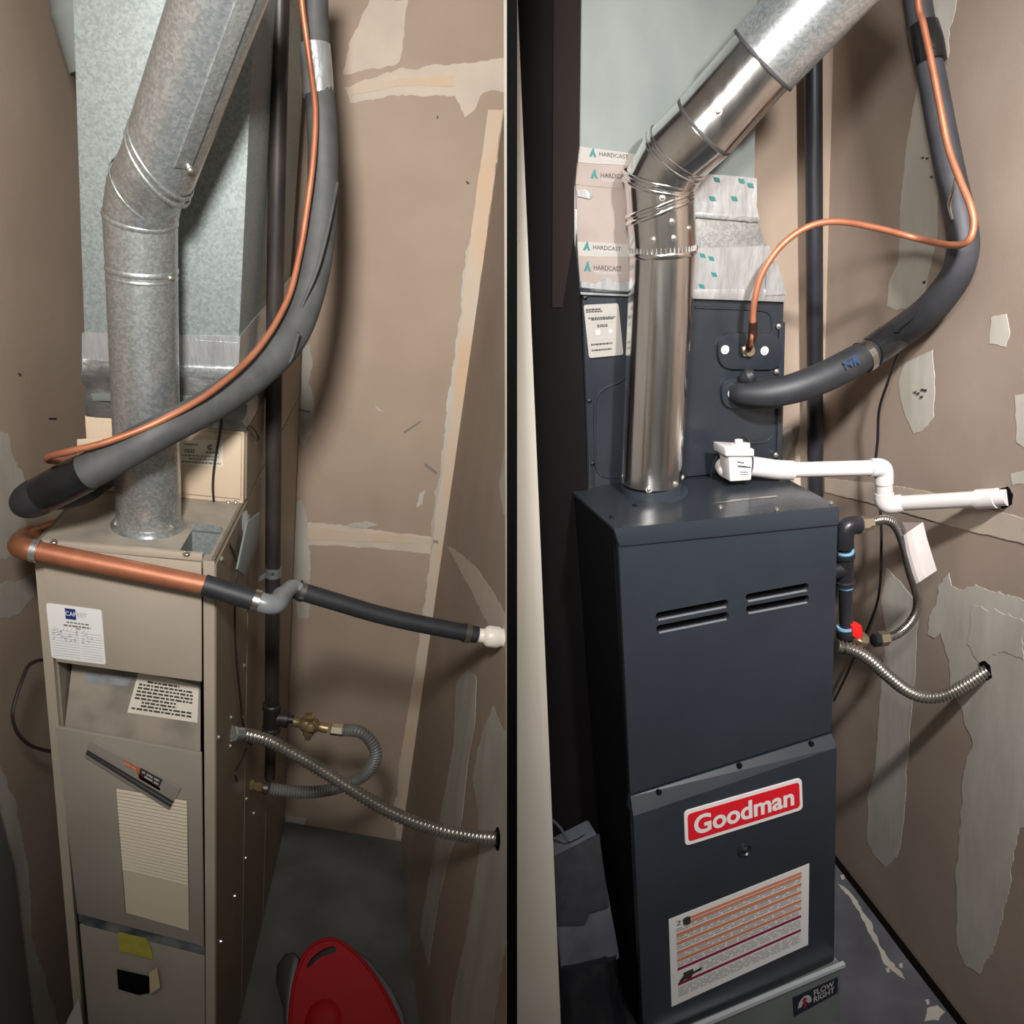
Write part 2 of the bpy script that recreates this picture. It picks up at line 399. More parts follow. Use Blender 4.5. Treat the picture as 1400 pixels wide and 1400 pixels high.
# taped joints and filler on the left closet's walls
def tape(cl, q, pl, mat, parent, **k): return patch(cl, q, pl, mat, parent, name='tape_strip', **k)
tape(LC, [(667, 150), (641, 340), (622, 520), (609, 620), (596, 700), (578, 850), (557, 980), (546, 1050), (541, 1146), (549, 1148), (571, 1050), (580, 980), (597, 850), (616, 700), (627, 620), (639, 520), (663, 340), (688, 150)], L_BACK, M['tape'], wall_back, lift=.0022, amp=.0012)
patch(LC, [(664, 260), (636, 350), (630, 430), (620, 490), (615, 530), (602, 640), (591, 700), (588, 760), (580, 830), (560, 980), (546, 1040), (538, 1130), (548, 1140), (562, 1060), (612, 740), (648, 440), (668, 330), (680, 215)], L_BACK, M['compound'], wall_back, lift=.0013, amp=.003)
patch(LC, [(420, 714), (470, 719), (600, 735), (600, 748), (588, 757), (520, 750), (420, 745)], L_BACK, M['tape_pale'], wall_back, amp=.002)
tape(LC, [(421, 720), (500, 728), (560, 733), (600, 738), (600, 743), (540, 742), (480, 739), (421, 738)], L_BACK, M['tape'], wall_back, lift=.0022, amp=.001)
patch(LC, [(470, 118), (550, 95), (640, 84), (699, 80), (699, 125), (660, 126), (648, 152), (636, 160), (622, 132), (550, 130), (480, 140)], L_BACK, M['tape_pale'], wall_back, amp=.003)
tape(LC, [(480, 118), (550, 106), (620, 103), (620, 118), (550, 117), (480, 130)], L_BACK, M['tape'], wall_back, lift=.0022, amp=.001)
patch(LC, [(505, 0), (557, 0), (548, 78), (540, 90), (500, 95), (470, 102), (480, 50)], L_BACK, M['tape_pale'], wall_back, amp=.003)
patch(LC, [(404, 480), (424, 470), (427, 500), (421, 525), (430, 545), (429, 590), (415, 610), (404, 590), (398, 550)], L_BACK, M['compound'], wall_back, amp=.003)
patch(LC, [(402, 690), (412, 684), (418, 700), (424, 760), (422, 845), (408, 845), (400, 800)], L_BACK, M['compound'], wall_back, amp=.003)
patch(LC, [(476, 716), (500, 712), (516, 718), (500, 722), (478, 720)], L_BACK, M['compound'], wall_back, lift=.0028, amp=.002, step=.006)
patch(LC, [(508, 552), (514, 555), (525, 564), (516, 561)], L_BACK, M['compound'], wall_back, amp=.001, step=.006)
patch(LC, [(574, 674), (582, 670), (577, 690), (570, 694)], L_BACK, M['compound'], wall_back, amp=.002, step=.006)
patch(LC, [(390, 1115), (420, 1118), (416, 1129), (392, 1126)], L_BACK, M['compound'], wall_back, amp=.002, step=.006)
# on the right-hand wall: the joint that runs to the camera, and the broad filled areas
patch(LC, [(612, 747), (622, 752), (650, 775), (672, 805), (696, 850), (696, 872), (672, 862), (640, 800)], L_RIGHT, M['tape_pale'], wall_right, amp=.002)
patch(LC, [(624, 930), (640, 916), (652, 925), (650, 985), (640, 1040), (632, 1120), (612, 1180), (598, 1240), (586, 1320), (574, 1275), (590, 1180), (607, 1090), (620, 1020)], L_RIGHT, M['compound'], wall_right, amp=.003)
patch(LC, [(674, 966), (684, 990), (697, 1010), (699, 1250), (684, 1330), (672, 1420), (612, 1480), (618, 1370), (636, 1290), (648, 1215), (656, 1160), (654, 1110), (646, 1060), (660, 1000)], L_RIGHT, M['compound'], wall_right, amp=.004)
patch(LC, [(690, 615), (698, 605), (699, 720), (688, 700), (683, 660)], L_RIGHT, M['compound'], wall_right, amp=.003)
# left wall: filler low down and behind the hose, and the trim beside the door
patch(LC, [(-10, 800), (20, 795), (46, 783), (46, 815), (25, 840), (-10, 850)], L_LEFT, M['compound'], wall_left, amp=.003)
patch(LC, [(-10, 590), (10, 592), (16, 620), (30, 645), (34, 670), (24, 690), (36, 720), (20, 760), (-10, 770)], L_LEFT, M['compound'], wall_left, amp=.004)
patch(LC, [(-10, 1040), (8, 1060), (22, 1110), (38, 1180), (42, 1230), (44, 1290), (60, 1330), (74, 1380), (90, 1480), (20, 1480), (-10, 1300)], L_LEFT, M['compound'], wall_left, amp=.004)
structure('trim_1', slab(LC, [(-40, 1000), (10, 1185), (36, 1386), (52, 1500), (-60, 1500)], L_LEFT, 0.014), M['board'], LC, bevel=.002)

# ================================================================== LEFT CLOSET: old tan furnace
H = 1.565
furn = thing(LC, 'furnace', 'old tan upright furnace with louvred door and a tilted metal nameplate', 'furnace', (-0.155, 0.45, 0))
W = 0.310
cab = MB()
cab.box(-0.006, 0, 0.0, 1.0, 0, H)                      # right-hand side sheet
cab.box(-W, -W + .006, 0.0, 1.0, 0, H)                  # left-hand side sheet
cab.box(-0.020, -0.006, 0.0, .012, 0, H - .002)         # front right flange
cab.box(-W + .006, -W + .018, 0.0, .012, 0, H - .002)
cab.box(-W, 0, .99, 1.0, 0, H)
cabinet = build('cabinet', cab, M['tan'], furn)
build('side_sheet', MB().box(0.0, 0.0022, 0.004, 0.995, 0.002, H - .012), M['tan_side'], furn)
top = MB(); hx0, hx1, hy0, hy1 = -0.066, -0.012, 0.016, 0.108
top.box(-W, hx0, 0, .99, H - .004, H).box(hx1, 0, 0, .99, H - .004, H).box(hx0, hx1, 0, hy0, H - .004, H).box(hx0, hx1, hy1, .99, H - .004, H)
build('top_sheet', top, M['tan_dusty'], furn)
build('top_lip', MB().box(-W + .012, -.020, -.006, .006, H - .003, H + .010), M['tan'], furn, bevel=.002)
build('duct_collar', MB().box(hx0 - .003, hx0, hy0, hy1, H - .10, H - .002).box(hx0, hx1, hy1, hy1 + .003, H - .10, H + .012), M['galv_duct'], furn)
FP = ('y', 0.0)
up = build('upper_panel', slab(LC, [(58, 746), (276.5, 767.5), (277, 929.5), (78, 902)], FP, .007, -.0005), M['tan'], furn, bevel=.002)
# recessed control compartment with its sloping shield
build('compartment', MB().box(-.292, -.019, .15, .153, 1.05, 1.42).box(-.021, -.0185, .012, .15, 1.05, 1.42), M['dark_in'], furn)
build('inner_side', MB().box(-.2925, -.288, .012, .15, 1.05, 1.42), M['tan_dusty'], furn)
Q0 = [LC.on(104, 862, ('y', .075)), LC.on(274, 890, ('y', .075)), LC.on(274, 1030, ('y', .012))]
Q0.append(LC.on(88, 998, plane3(*Q0)))
nq = np.cross(Q0[1] - Q0[0], Q0[3] - Q0[0]); nq /= np.linalg.norm(nq)
if np.dot(LC.eye - Q0[0], nq) < 0: nq = -nq
shield = build('shield_panel', MB().prism(Q0, -nq * .004), M['tan_dusty'], furn)
SH = (Q0[0], nq)
lab = build('instruction_label', slab(LC, [(190, 917), (272, 938), (270, 988), (174, 974)], SH, .0008), M['paper_old'], furn, label='aged instruction label')
QL = LC.quad([(190, 925), (272, 938), (270, 988), (174, 974)], SH)
build('printed_lines', rows(QL, nq * .0012, [(.9 - i * .095, .05, .04 + (.12 if i in (0, 6, 7, 9) else 0), .93 - (.25 if i in (0, 5, 6, 9) else 0.02)) for i in range(9)], RNG), M['ink'], lab, kind='stuff')
build('rating_label', slab(LC, [(117, 917), (182, 926), (174, 938), (118, 934)], SH, .0008), M['paper_blue'], furn, label='smudged blue-grey label')
# lower door with louvres and nameplate
door = build('lower_door', slab(LC, [(77.5, 990), (277, 1027), (280, 1290), (107.5, 1245)], FP, .009, -.0005), M['grey_door'], furn, bevel=.003)
DP = ('y', -.009)
gq = [(158, 1075), (257, 1092), (259.5, 1271), (171.5, 1246)]
gr = build('louver_grille', slab(LC, gq, DP, .0012), material('louver_gap', (104, 94, 80), (176, 164, 142), .6, scale=.9, stretch=(.1, .1, 2), contrast=(.4, .6)), furn)
G = LC.quad(gq, ('y', -.0102))
for i in range(38):
    v0 = .992 - (i + .92) / 38; hgt = .0105 * (1.0 if i < 24 else 0.75)
    a, b = bil(G, .012, v0), bil(G, .988, v0)
    build('slat', MB().prism([a, a + V3(0, -.0042 if i < 24 else -.002, .001), a + V3(0, -.0006, hgt * (.56 if i < 24 else 1.15))], b - a), M['tan_grille'], gr, flat=True)
npq = [(124.5, 1009.5), (248.5, 1075), (232.5, 1105.5), (117, 1032.5)]
npl = build('nameplate', slab(LC, npq, DP, .006, -.0022), M['plate'], furn, bevel=.0015, label='loose tilted metal nameplate')
NQ = LC.quad(npq, ('y', -.015)); no = V3(0, -.0003, 0)
for v in ((.06, .17), (.24, .33)): build('dark_stripe', rect(NQ, .0, 1, v[0], v[1], no), M['ink'], npl)
build('bright_stripe', rect(NQ, .0, 1, .17, .24, no), M['clamp'], npl)
build('black_emblem', MB().prism([bil(NQ, .55, .88), bil(NQ, .80, .88), bil(NQ, .80, .52), bil(NQ, .62, .52), bil(NQ, .56, .62)], V3(0, -.0003, 0), no), M['ink'], npl)
build('orange_emblem', MB().prism([bil(NQ, .36, .84), bil(NQ, .55, .84), bil(NQ, .58, .42), bil(NQ, .82, .42), bil(NQ, .82, .50), bil(NQ, .62, .50), bil(NQ, .54, .62), bil(NQ, .40, .62)], V3(0, -.0003, 0), no), M['rust_print'], npl)
build('emblem_print', rows(NQ, V3(0, -.0008, 0), [(.76, .07, .58, .78), (.62, .07, .62, .78), (.72, .05, .38, .52)], RNG), M['paper_grey'], npl, kind='stuff')
build('worn_strip', slab(LC, [(107.5, 1247), (280, 1291), (280, 1304), (116, 1263), (109, 1258)], FP, .003, 0), M['bare'], furn, label='scuffed bare metal strip')
build('base_panel', MB().prism([LC.on(109, 1263.5, FP), LC.on(280, 1306, FP), V3(-.021, 0, .01), V3(-.278, 0, .01)], V3(0, -.006, 0), V3(0, .004, 0)), M['grey_door'], furn, bevel=.002)
BP = ('y', -.006)
build('yellow_label', slab(LC, [(162, 1274), (200, 1283), (206, 1295), (210, 1312), (163, 1300)], BP, .0008), M['yellow'], furn)
build('dark_patch', slab(LC, [(160, 1325), (205, 1335), (207, 1357), (190, 1360), (162, 1352)], BP, .001), M['hole'], furn)
tg = MB(); ta, tb, tc_, td = [LC.on(a, b, ('y', -.008)) for a, b in [(218, 1312), (224, 1335), (207, 1353), (204, 1330)]]
tg.prism([ta + V3(0, -.02, 0), tb + V3(0, -.028, 0), tc_ + V3(0, -.012, 0), td], V3(0, .0008, 0)); build('paper_tag', tg, M['cream'], furn)
# service sheet stuck on the upper panel
UPP = ('y', -.007)
sq = [(63, 824), (139, 834), (145, 908.5), (71, 899)]
sheet = build('service_label', MB().prism(rounded(LC.quad(sq, UPP), .006), V3(0, -.001, 0)), M['paper'], furn, label='white service record sheet')
SQ = LC.quad(sq, ('y', -.008)); so = V3(0, -.0003, 0)
box = build('logo_block', rect(SQ, .33, .52, .76, .95, so), M['navy'], sheet)
build('lettering', lettering('CAP', SQ, V3(0, -.0009, 0), .01, .335, .53, .82, .90), M['paper'], box)
build('lettering', lettering('REIT', SQ, V3(0, -.0006, 0), 0, .535, .72, .82, .90), M['ink_grey'], sheet)
build('printed_lines', rows(SQ, so, [(.70, .025, .34, .74), (.64, .03, .28, .77), (.60, .02, .50, .58)], RNG), M['ink_faint'], sheet, kind='stuff')
rule = MB()
for i in range(11):
    for a, b in ((.03, .54), (.58, .96)):
        r_ = rect(SQ, a, b, .53 - .047 * i, .534 - .047 * i, so); rule.add(r_.v, r_.f)
build('ruled_lines', rule, M['ink_grey'], sheet)
hw = MB()
for i in range(46):
    r_ = i % 5; u = RNG.uniform(.04, .5) if i % 4 else RNG.uniform(.58, .76); v = .55 - .05 * r_ + RNG.uniform(-.012, .02)
    a = bil(SQ, u, v) + so; b = bil(SQ, u + RNG.uniform(.008, .03), v + RNG.uniform(-.02, .03)) + so
    hw.tube([a, (a + b) / 2 + V3(.001, 0, .0012), b], .00035, 5)
build('handwriting', hw, M['ink'], sheet, kind='stuff')
for a, b in [(302, 764), (337, 743), (333, 910), (315, 981), (331, 981), (298, 1008), (314, 1020), (301, 1287), (320, 1225), (335, 1173), (346, 1112), (336, 1092), (336, 832)]:
    screw(LC, LC.on(a, b, ('x', .0022)), (1, 0, 0), .0042, M['screw'], furn)
for a, b in [(74, 741), (255, 757)]: screw(LC, LC.on(a, b, ('z', H + .010)), (0, 0, 1), .0045, M['screw'], furn)
for y, z in ((.30, 1.20), (.62, 1.2)): build('side_seam', MB().box(.002, .0035, y, y + .003, .02, H - .05), M['tan_side'], furn)
br = LC.on(322, 778, ('x', .01))
build('hinge_flap', MB().prism([br, br + V3(.001, .09, .06), br + V3(.012, .16, .05), br + V3(.012, .15, -.02), br + V3(.006, .04, -.035)], V3(.004, 0, 0)), M['galv_soft'], furn, bevel=.001)

# ------------------------------------------------------------------ coil case, duct and its tape
YC = .243; CP = ('y', YC)
coil = thing(LC, 'coil_cabinet', 'tan coil cabinet on top of the old furnace behind the flue', 'coil cabinet', (-.15, .6, H))
cxl, cxr = -.298, .0035
ztop = 1.72
build('case', MB().box(cxl, cxr - .002, YC, .99, H + .0005, ztop), M['tan_pale'], coil, bevel=.002)
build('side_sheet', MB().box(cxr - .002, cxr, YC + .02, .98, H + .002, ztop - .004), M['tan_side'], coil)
build('front_panel', MB().box(cxl + .03, cxr - .006, YC - .005, YC, H + .012, ztop - .006), M['tan_pale'], coil, bevel=.002)
CFP = ('y', YC - .005)
dl = build('data_label', slab(LC, [(247, 600), (305, 602), (305, 638), (246, 634)], CFP, .0008), M['paper_old'], coil, label='cream data label')
DQ = LC.quad([(247, 600), (305, 602), (305, 638), (246, 634)], ('y', YC - .0058))
build('printed_lines', rows(DQ, V3(0, -.0004, 0), [(.80, .06, .08, .42), (.58, .06, .10, .34), (.50, .06, .10, .34), (.36, .05, .04, .9), (.24, .05, .2, .85), (.1, .07, .04, .95), (.52, .08, .60, .90)], RNG), M['ink_faint'], dl, kind='stuff')
mk = MB(); cc = bil(DQ, .70, .72)
for rr_, a0, a1 in ((.0052, .7, 5.6), (.0028, .9, 5.4)):
    mk.tube([cc + V3(rr_ * math.cos(t), -.0006, rr_ * math.sin(t)) for t in np.linspace(a0, a1, 14)], .0007, 5)
build('mark', mk, M['ink'], dl)
for a, b in [(322, 702), (312, 703), (140, 660), (138, 672)]: screw(LC, LC.on(a, min(b, 688), CFP), (0, -1, 0), .004, M['screw'], coil)
lp = LC.quad([(105, 601), (140, 598), (143, 622), (106, 627)], ('y', .225))
build('access_plate', MB().prism(lp, V3(0, .003, 0)), M['tan_pale'], coil, bevel=.001)
fo = [LC.on(a, b, ('y', YC - .012)) for a, b in [(330, 702), (336, 698), (340, 722), (334, 738), (331, 722)]]
build('foil_scrap', MB().prism(fo, V3(.002, .003, 0)), M['foil'], coil)

duct = thing(LC, 'supply_duct', 'tall galvanised supply duct rising behind the dull grey flue pipe', 'duct', (-.14, .6, ztop))
def LQ(q, y): return [LC.on(a, b, ('y', y)) for a, b in q]
fq = LQ([(94, -160), (356, -160), (327, 462), (115, 456)], YC)
bq = [p + V3(0, .60, 0) for p in fq]
build('trunk', MB().hexa(fq, bq), M['galv_duct'], duct, bevel=.002)
build('foil_band', MB().hexa(*(lambda f_: (f_, [p + V3(0, .6, 0) for p in f_]))(LQ([(112, 455), (328.5, 460), (326, 507), (112, 500)], YC - .002))), M['foil'], duct)
tf = LQ([(267, 465), (326, 469), (325, 505), (268, 499)], YC - .003)
build('tape_patch', MB().prism(tf, V3(0, .001, 0)), M['foil'], duct, label='separate wrinkled foil patch')
build('flange', MB().hexa(*(lambda f_: (f_, [p + V3(0, .61, 0) for p in f_]))(LQ([(113, 497), (326, 504), (326, 521), (114, 506)], YC - .008))), M['galv'], duct, bevel=.001)
# crumpled foil collar closing the gap down to the cabinet
rngc = random.Random(3); col_rows = []
for k in range(7):
    row = []
    ring = [(cxl + .004, YC - .004)] + [(cxl + .004 + (cxr - cxl - .004) * t / 18, YC - .004) for t in range(1, 19)] + [(cxr, YC - .004 + .6 * t / 10) for t in range(1, 11)] + [(cxl + .004, YC + .6)]
    for i, (x_, y_) in enumerate(ring):
        am = .010 if 0 < k < 6 else 0.002
        row.append(V3(x_ + rngc.uniform(-am, am) * .7, y_ + rngc.uniform(-am, am * .3), ztop + .002 + (1.832 - ztop) * k / 6 + rngc.uniform(-am, am) * .4))
    col_rows.append(row)
build('foil_collar', MB().rings(col_rows, cap=True), M['foil_dark'], duct, flat=False)
build('collar_trim', MB().hexa(*(lambda f_: (f_, [p + V3(0, .6, 0) for p in f_]))(LQ([(124, 538), (332, 543), (333, 553), (124, 548)], YC - .012))), M['galv_soft'], duct, bevel=.001)
el = MB(); cc0 = LC.on(140, 30, ('y', .34)); r0 = .078
el.lathe(cc0, (-.20, .1, .95), [(-.08, r0 * .9), (.0, r0), (.01, r0 * 1.04), (.02, r0), (.3, r0)], 30)
tag(build('round_duct', el, M['galv_soft'], None, LC, tuple(cc0)), 'round galvanised duct elbow beside the tall supply duct, top corner', 'duct')

# ------------------------------------------------------------------ dull galvanised flue
flue = thing(LC, 'flue_pipe', 'dull spangled galvanised flue pipe standing on the old tan furnace', 'flue pipe', (-.146, .115, H))
RF = .0572
b0 = V3(-.146, .115, H); b1 = LC.on(195, 368, ('y', .115)); b1 = V3(b0[0] + (b1[0] - b0[0]) * .5, .115, b1[2])
b2 = LC.on(192, 297, ('y', .112)); b3 = at_z(LC, 198, 262, LC.depth(b2) - .03); b4 = at_z(LC, 217, 227, LC.depth(b2) - .075); b5 = at_z(LC, 322, -70, LC.depth(b2) - .29)
def mitred(pts, rr, n=36):
    out = []
    for i, p in enumerate(pts):
        d0 = pts[i] - pts[i - 1] if i else pts[1] - pts[0]; d1 = pts[i + 1] - pts[i] if i < len(pts) - 1 else d0
        d0 = d0 / np.linalg.norm(d0); d1 = d1 / np.linalg.norm(d1); t = (d0 + d1) / np.linalg.norm(d0 + d1)
        u = np.cross(d0, V3(.2, .9, .1)); u /= np.linalg.norm(u); w = np.cross(d0, u); ring = []
        for k in range(n):
            o = rr[i] * (u * math.cos(2 * math.pi * k / n) + w * math.sin(2 * math.pi * k / n))
            ring.append(p + o - d0 * np.dot(o, t) / np.dot(d0, t))
        out.append((ring, p))
    # keep corresponding points together from ring to ring
    for i in range(1, len(out)):
        a = out[i - 1][0]; b = out[i][0]; d = pts[i] - pts[i - 1]; d /= np.linalg.norm(d)
        best = min(range(n), key=lambda s_: sum(np.linalg.norm((b[(j + s_) % n] - a[j]) - d * np.dot(b[(j + s_) % n] - a[j], d)) for j in range(0, n, 6)))
        out[i] = ([b[(j + best) % n] for j in range(n)], out[i][1])
    return out
def bead(ring, ctr, amount, half, d):
    """three rings that make a raised seam round a pipe"""
    sc = lambda k, o: [ctr + (p - ctr) * k + d * o for p in ring]
    return MB().rings([sc(1.0, -half), sc(1 + amount, -half * .6), sc(1 + amount * 1.3, 0), sc(1 + amount, half * .6), sc(1.0, half)], cap=False)
ud = (b5 - b4) / np.linalg.norm(b5 - b4)
pts = [b0, b1, b2, b3, b4, b5]; rr = [RF, RF, RF * 1.015, RF * 1.02, RF * 1.03, RF * 1.06]
rg = mitred(pts, rr)
names = ['lower_pipe', 'collar_pipe', 'elbow_gore', 'elbow_gore', 'upper_pipe']
for i, nm in enumerate(names):
    a, b = rg[i][0], rg[i + 1][0]
    if nm in ('lower_pipe', 'collar_pipe', 'upper_pipe'):
        mid = [[pa + (pb - pa) * t for pa, pb in zip(a, b)] for t in (0, .25, .5, .75, 1)]
    else: mid = [a, b]
    build(nm, MB().rings(mid, cap=True), M['galv'], flue)
    if i in (1, 2): build('seam_bead', bead(a, rg[i][1], .022, .005, (pts[i + 1] - pts[i]) / np.linalg.norm(pts[i + 1] - pts[i])), M['galv'], flue)
def slanted(cl_, ctr, d, tilt, r, owner, mat, offs, half=.004, amt=.024):
    d = d / np.linalg.norm(d); u = np.cross(d, V3(.2, .9, .1)); u /= np.linalg.norm(u); w = np.cross(d, u); ring = []
    for k_ in range(40):
        o = r * (u * math.cos(2 * math.pi * k_ / 40) + w * math.sin(2 * math.pi * k_ / 40)); ring.append(ctr + o + d * np.dot(o, tilt))
    for o_ in offs: build('seam_bead', bead([p + d * o_ for p in ring], ctr + d * o_, amt, half, d), mat, owner)
dg = (b4 - b2) / np.linalg.norm(b4 - b2)
slanted(LC, b3, dg, V3(-.42, 0, 0), RF * 1.022, flue, M['galv'], (0,))
slanted(LC, b4 + ud * .006, ud, V3(-.62, 0, 0), RF * 1.032, flue, M['galv'], (-.007, .007))
build('seam_bead', bead([p + V3(0, 0, -.012) for p in rg[1][0]], b1 + V3(0, 0, -.012), .012, .003, UP), M['galv'], flue)
side = np.cross(ud, (LC.eye - b4)); side /= np.linalg.norm(side); tocam = np.cross(side, ud)
if np.dot(tocam, LC.eye - b4) < 0: tocam = -tocam
sgn = 1 if LC.px(b4 + side * .05)[0] > LC.px(b4)[0] else -1
e0 = b4 + ud * .045 + (side * sgn * .52 + tocam * .86) * RF * 1.045
e1 = b5 + (side * sgn * .52 + tocam * .86) * RF * 1.07
sw = np.cross(ud, (side * sgn * .52 + tocam * .86)); sw /= np.linalg.norm(sw); nn = (side * sgn * .52 + tocam * .86)
build('lock_seam', MB().prism([e0 - sw * .013, e0 + sw * .013, e1 + sw * .013, e1 - sw * .013], nn * .004, -nn * .002), M['galv'], flue, bevel=.0015)
build('flange_ring', MB().lathe(b0, UP, [(0, RF + .010), (.002, RF + .010), (.003, RF + .002), (.010, RF + .001)], 36), M['galv'], flue)
for an in (-150, -30): screw(LC, b0 + V3((RF + .001) * math.cos(math.radians(an)), (RF + .001) * math.sin(math.radians(an)), .012), (math.cos(math.radians(an)), math.sin(math.radians(an)), 0), .004, M['screw'], flue)
screw(LC, e0 + sw * .012 + nn * .003, nn, .004, M['screw'], flue)
screw(LC, b1 + V3(RF * .93, -RF * .4, -.004), (.93, -.4, 0), .004, M['screw'], flue)

# ------------------------------------------------------------------ insulated refrigerant line and its copper companion
def tube_px(cl, spec, n=16, k=8):
    """spec rows of (px, py, width in px, y): a round tube whose thickness is taken at its own depth"""
    P = [cl.on(a, b, ('y', y)) for a, b, w, y in spec]; R_ = [cl.rad(w, p) for (a, b, w, y), p in zip(spec, P)]
    Q = smooth([np.append(p, r) for p, r in zip(P, R_)], k)
    return [q[:3] for q in Q], [q[3] for q in Q]
line = thing(LC, 'refrigerant_line', 'thick black foam insulated refrigerant line curving down across the dull flue', 'pipe', tuple(LC.on(130, 640, ('y', -.02))))
hs = [(430, -60, 38, .55), (430, 30, 38, .53), (434, 100, 40, .50), (441, 180, 41, .46), (441, 260, 42, .42), (434, 340, 44, .36), (418, 410, 46, .30), (393, 465, 48, .24), (350, 510, 47, .17), (290, 553, 46, .08), (220, 590, 47, -.005), (150, 628, 50, -.03), (112, 649, 51, -.04)]
P_, R_ = tube_px(LC, hs); build('insulation', MB().tube(P_, R_, 20), M['rubber'], line)
P_, R_ = tube_px(LC, [(118, 646, 53, -.04), (90, 660, 54, -.04), (66, 672, 53, -.038), (50, 680, 50, -.03), (40, 685, 44, -.02)]); build('end_wrap', MB().tube(P_, R_, 20), M['black_tape'], line)
P_, R_ = tube_px(LC, [(70, 671, 51, -.036), (48, 681, 52, -.034), (36, 687, 46, -.03), (29, 691, 34, -.025), (25, 693, 14, -.02)]); build('end_cap', MB().tube(P_, R_, 20), M['rubber_dark'], line)
P_, R_ = tube_px(LC, [(55, 684, 30, .02), (90, 679, 34, .05), (118, 670, 34, .09), (135, 662, 26, .16), (150, 655, 22, .236)]); build('stub', MB().tube(P_, R_, 16), M['rubber_dark'], line)
P_, R_ = tube_px(LC, [(430, 62, 43, .515), (433, 95, 43, .502), (436, 132, 42, .485)]); build('foil_wrap', MB().tube(P_, R_, 18), M['foil'], line)
P_, R_ = tube_px(LC, [(408, 455, 6, .20), (398, 490, 5, .20), (385, 500, 5, .19), (350, 514, 5, .135), (335, 513, 4, .13)]); build('wrap_edge', MB().tube(P_, R_, 8), M['rubber'], line)
P_, R_ = tube_px(LC, [(461, 250, 5, .40), (449, 310, 5, .33), (433, 370, 5, .28), (412, 420, 4, .255)]); build('wrap_edge', MB().tube(P_, R_, 8), M['rubber'], line)

cu = [(410, -40, 8, .46), (413, 5, 8, .46), (418, 45, 8, .455), (424, 90, 8, .45), (431, 150, 8.5, .42), (428, 220, 8.5, .38), (419, 290, 9, .34), (409, 350, 9, .30), (392, 412, 9.5, .24), (352, 478, 10, .15), (292, 533, 10, .05), (222, 574, 10, -.02), (150, 603, 10, -.05), (95, 617, 10, -.055), (68, 624, 9, -.04), (66, 629, 8.5, -.02), (84, 630, 8, .03), (108, 624, 8, .10), (122, 616, 8, .222)]
P_, R_ = tube_px(LC, cu, 12); rm = float(np.mean(R_))
tag(build('copper_line', MB().tube(P_, [rm] * len(P_), 12), M['copper'], None, LC, tuple(P_[0])), 'thin copper line sweeping down beside the thick foam insulated one, ending in a loop', 'pipe')

# ------------------------------------------------------------------ gas pipe, valve, connector
YG = .45
gas = thing(LC, 'gas_pipe', 'weathered black iron gas pipe running up past the side of the old furnace', 'pipe', tuple(LC.on(371, 1064, ('y', YG))))
gp = [LC.on(384, -80, ('y', YG)), LC.on(375, 480, ('y', YG)), LC.on(372, 960, ('y', YG)), LC.on(369, 1064, ('y', YG))]
rg_ = .0176
build('riser', MB().tube(gp[:3], rg_, 20), M['iron'], gas)
build('drop', MB().tube(gp[2:], rg_ * .78, 20), M['iron'], gas)
t0, t1 = LC.on(372, 963, ('y', YG)), LC.on(371, 999, ('y', YG)); td_ = t1 - t0
build('tee_fitting', MB().lathe(t0, td_, [(-.004, .019), (0, .0235), (.012, .0235), (.014, .021), (np.linalg.norm(td_) - .014, .021), (np.linalg.norm(td_) - .012, .0235), (np.linalg.norm(td_), .0235), (np.linalg.norm(td_) + .004, .018)], 24), M['iron'], gas)
tc0 = (t0 + t1) / 2
build('tee_outlet', MB().lathe(tc0, V3(1, -.05, 0), [(0, .018), (.028, .018), (.028, .0215), (.042, .0215), (.042, .012), (.055, .012)], 20), M['iron'], gas)
st = LC.on(373, 781, ('y', YG))
strap = thing(LC, 'pipe_strap', 'small perforated metal strap round the weathered gas pipe', 'strap', tuple(st))
build('band', MB().lathe(st - V3(0, 0, .012), UP, [(0, rg_), (0, rg_ + .002), (.024, rg_ + .002), (.024, rg_)], 20), M['galv'], strap)
tl = [st + V3(-.012, -.02, .006), st + V3(-.040, -.026, -.012), st + V3(-.042, -.026, -.030), st + V3(-.014, -.02, -.008)]
build('tail', MB().prism(tl, V3(0, .003, 0)), M['galv'], strap)
screw(LC, st + V3(.002, -rg_ - .001, .003), (0, -1, 0), .003, M['ink'], strap, name='bolt')

val = thing(LC, 'gas_valve', 'aged brass gas shut-off valve beside the tee of the weathered pipe', 'valve', tuple(LC.on(420, 990, ('y', YG))))
vx = lambda a, b, dy=0: LC.on(a, b, ('y', YG + dy))
v0, v1 = vx(394, 985), vx(448, 996); vd = v1 - v0; vl = np.linalg.norm(vd)
build('body', MB().lathe(v0, vd, [(0, .010), (.004, .013), (vl * .22, .013), (vl * .28, .011), (vl * .38, .019), (vl * .55, .023), (vl * .70, .019), (vl * .78, .011), (vl * .84, .0125), (vl, .0125)], 14), M['brass'], val)
vc = vx(422, 991)
build('stem', MB().lathe(vc, V3(.03, -.1, 1), [(0, .012), (.022, .012), (.024, .015), (.032, .015), (.034, .006), (.044, .006)], 8), M['brass'], val)
build('handle', MB().lathe(vc + V3(.006, -.012, .012), V3(.1, -1, .2), [(0, .009), (.012, .009), (.014, .013), (.024, .012), (.026, .006)], 6), M['brass'], val)
build('plug', MB().lathe(vc + V3(.001, -.008, -.012), V3(0, -.2, -1), [(0, .014), (.012, .013), (.016, .008), (.024, .008)], 8), M['brass'], val)
n0, n1 = vx(452, 997), vx(470, 999); nd = n1 - n0
build('flare_nut', MB().lathe(n0, nd, [(0, .013), (.002, .015), (np.linalg.norm(nd) - .002, .015), (np.linalg.norm(nd), .010)], 6), M['brass_new'], val)
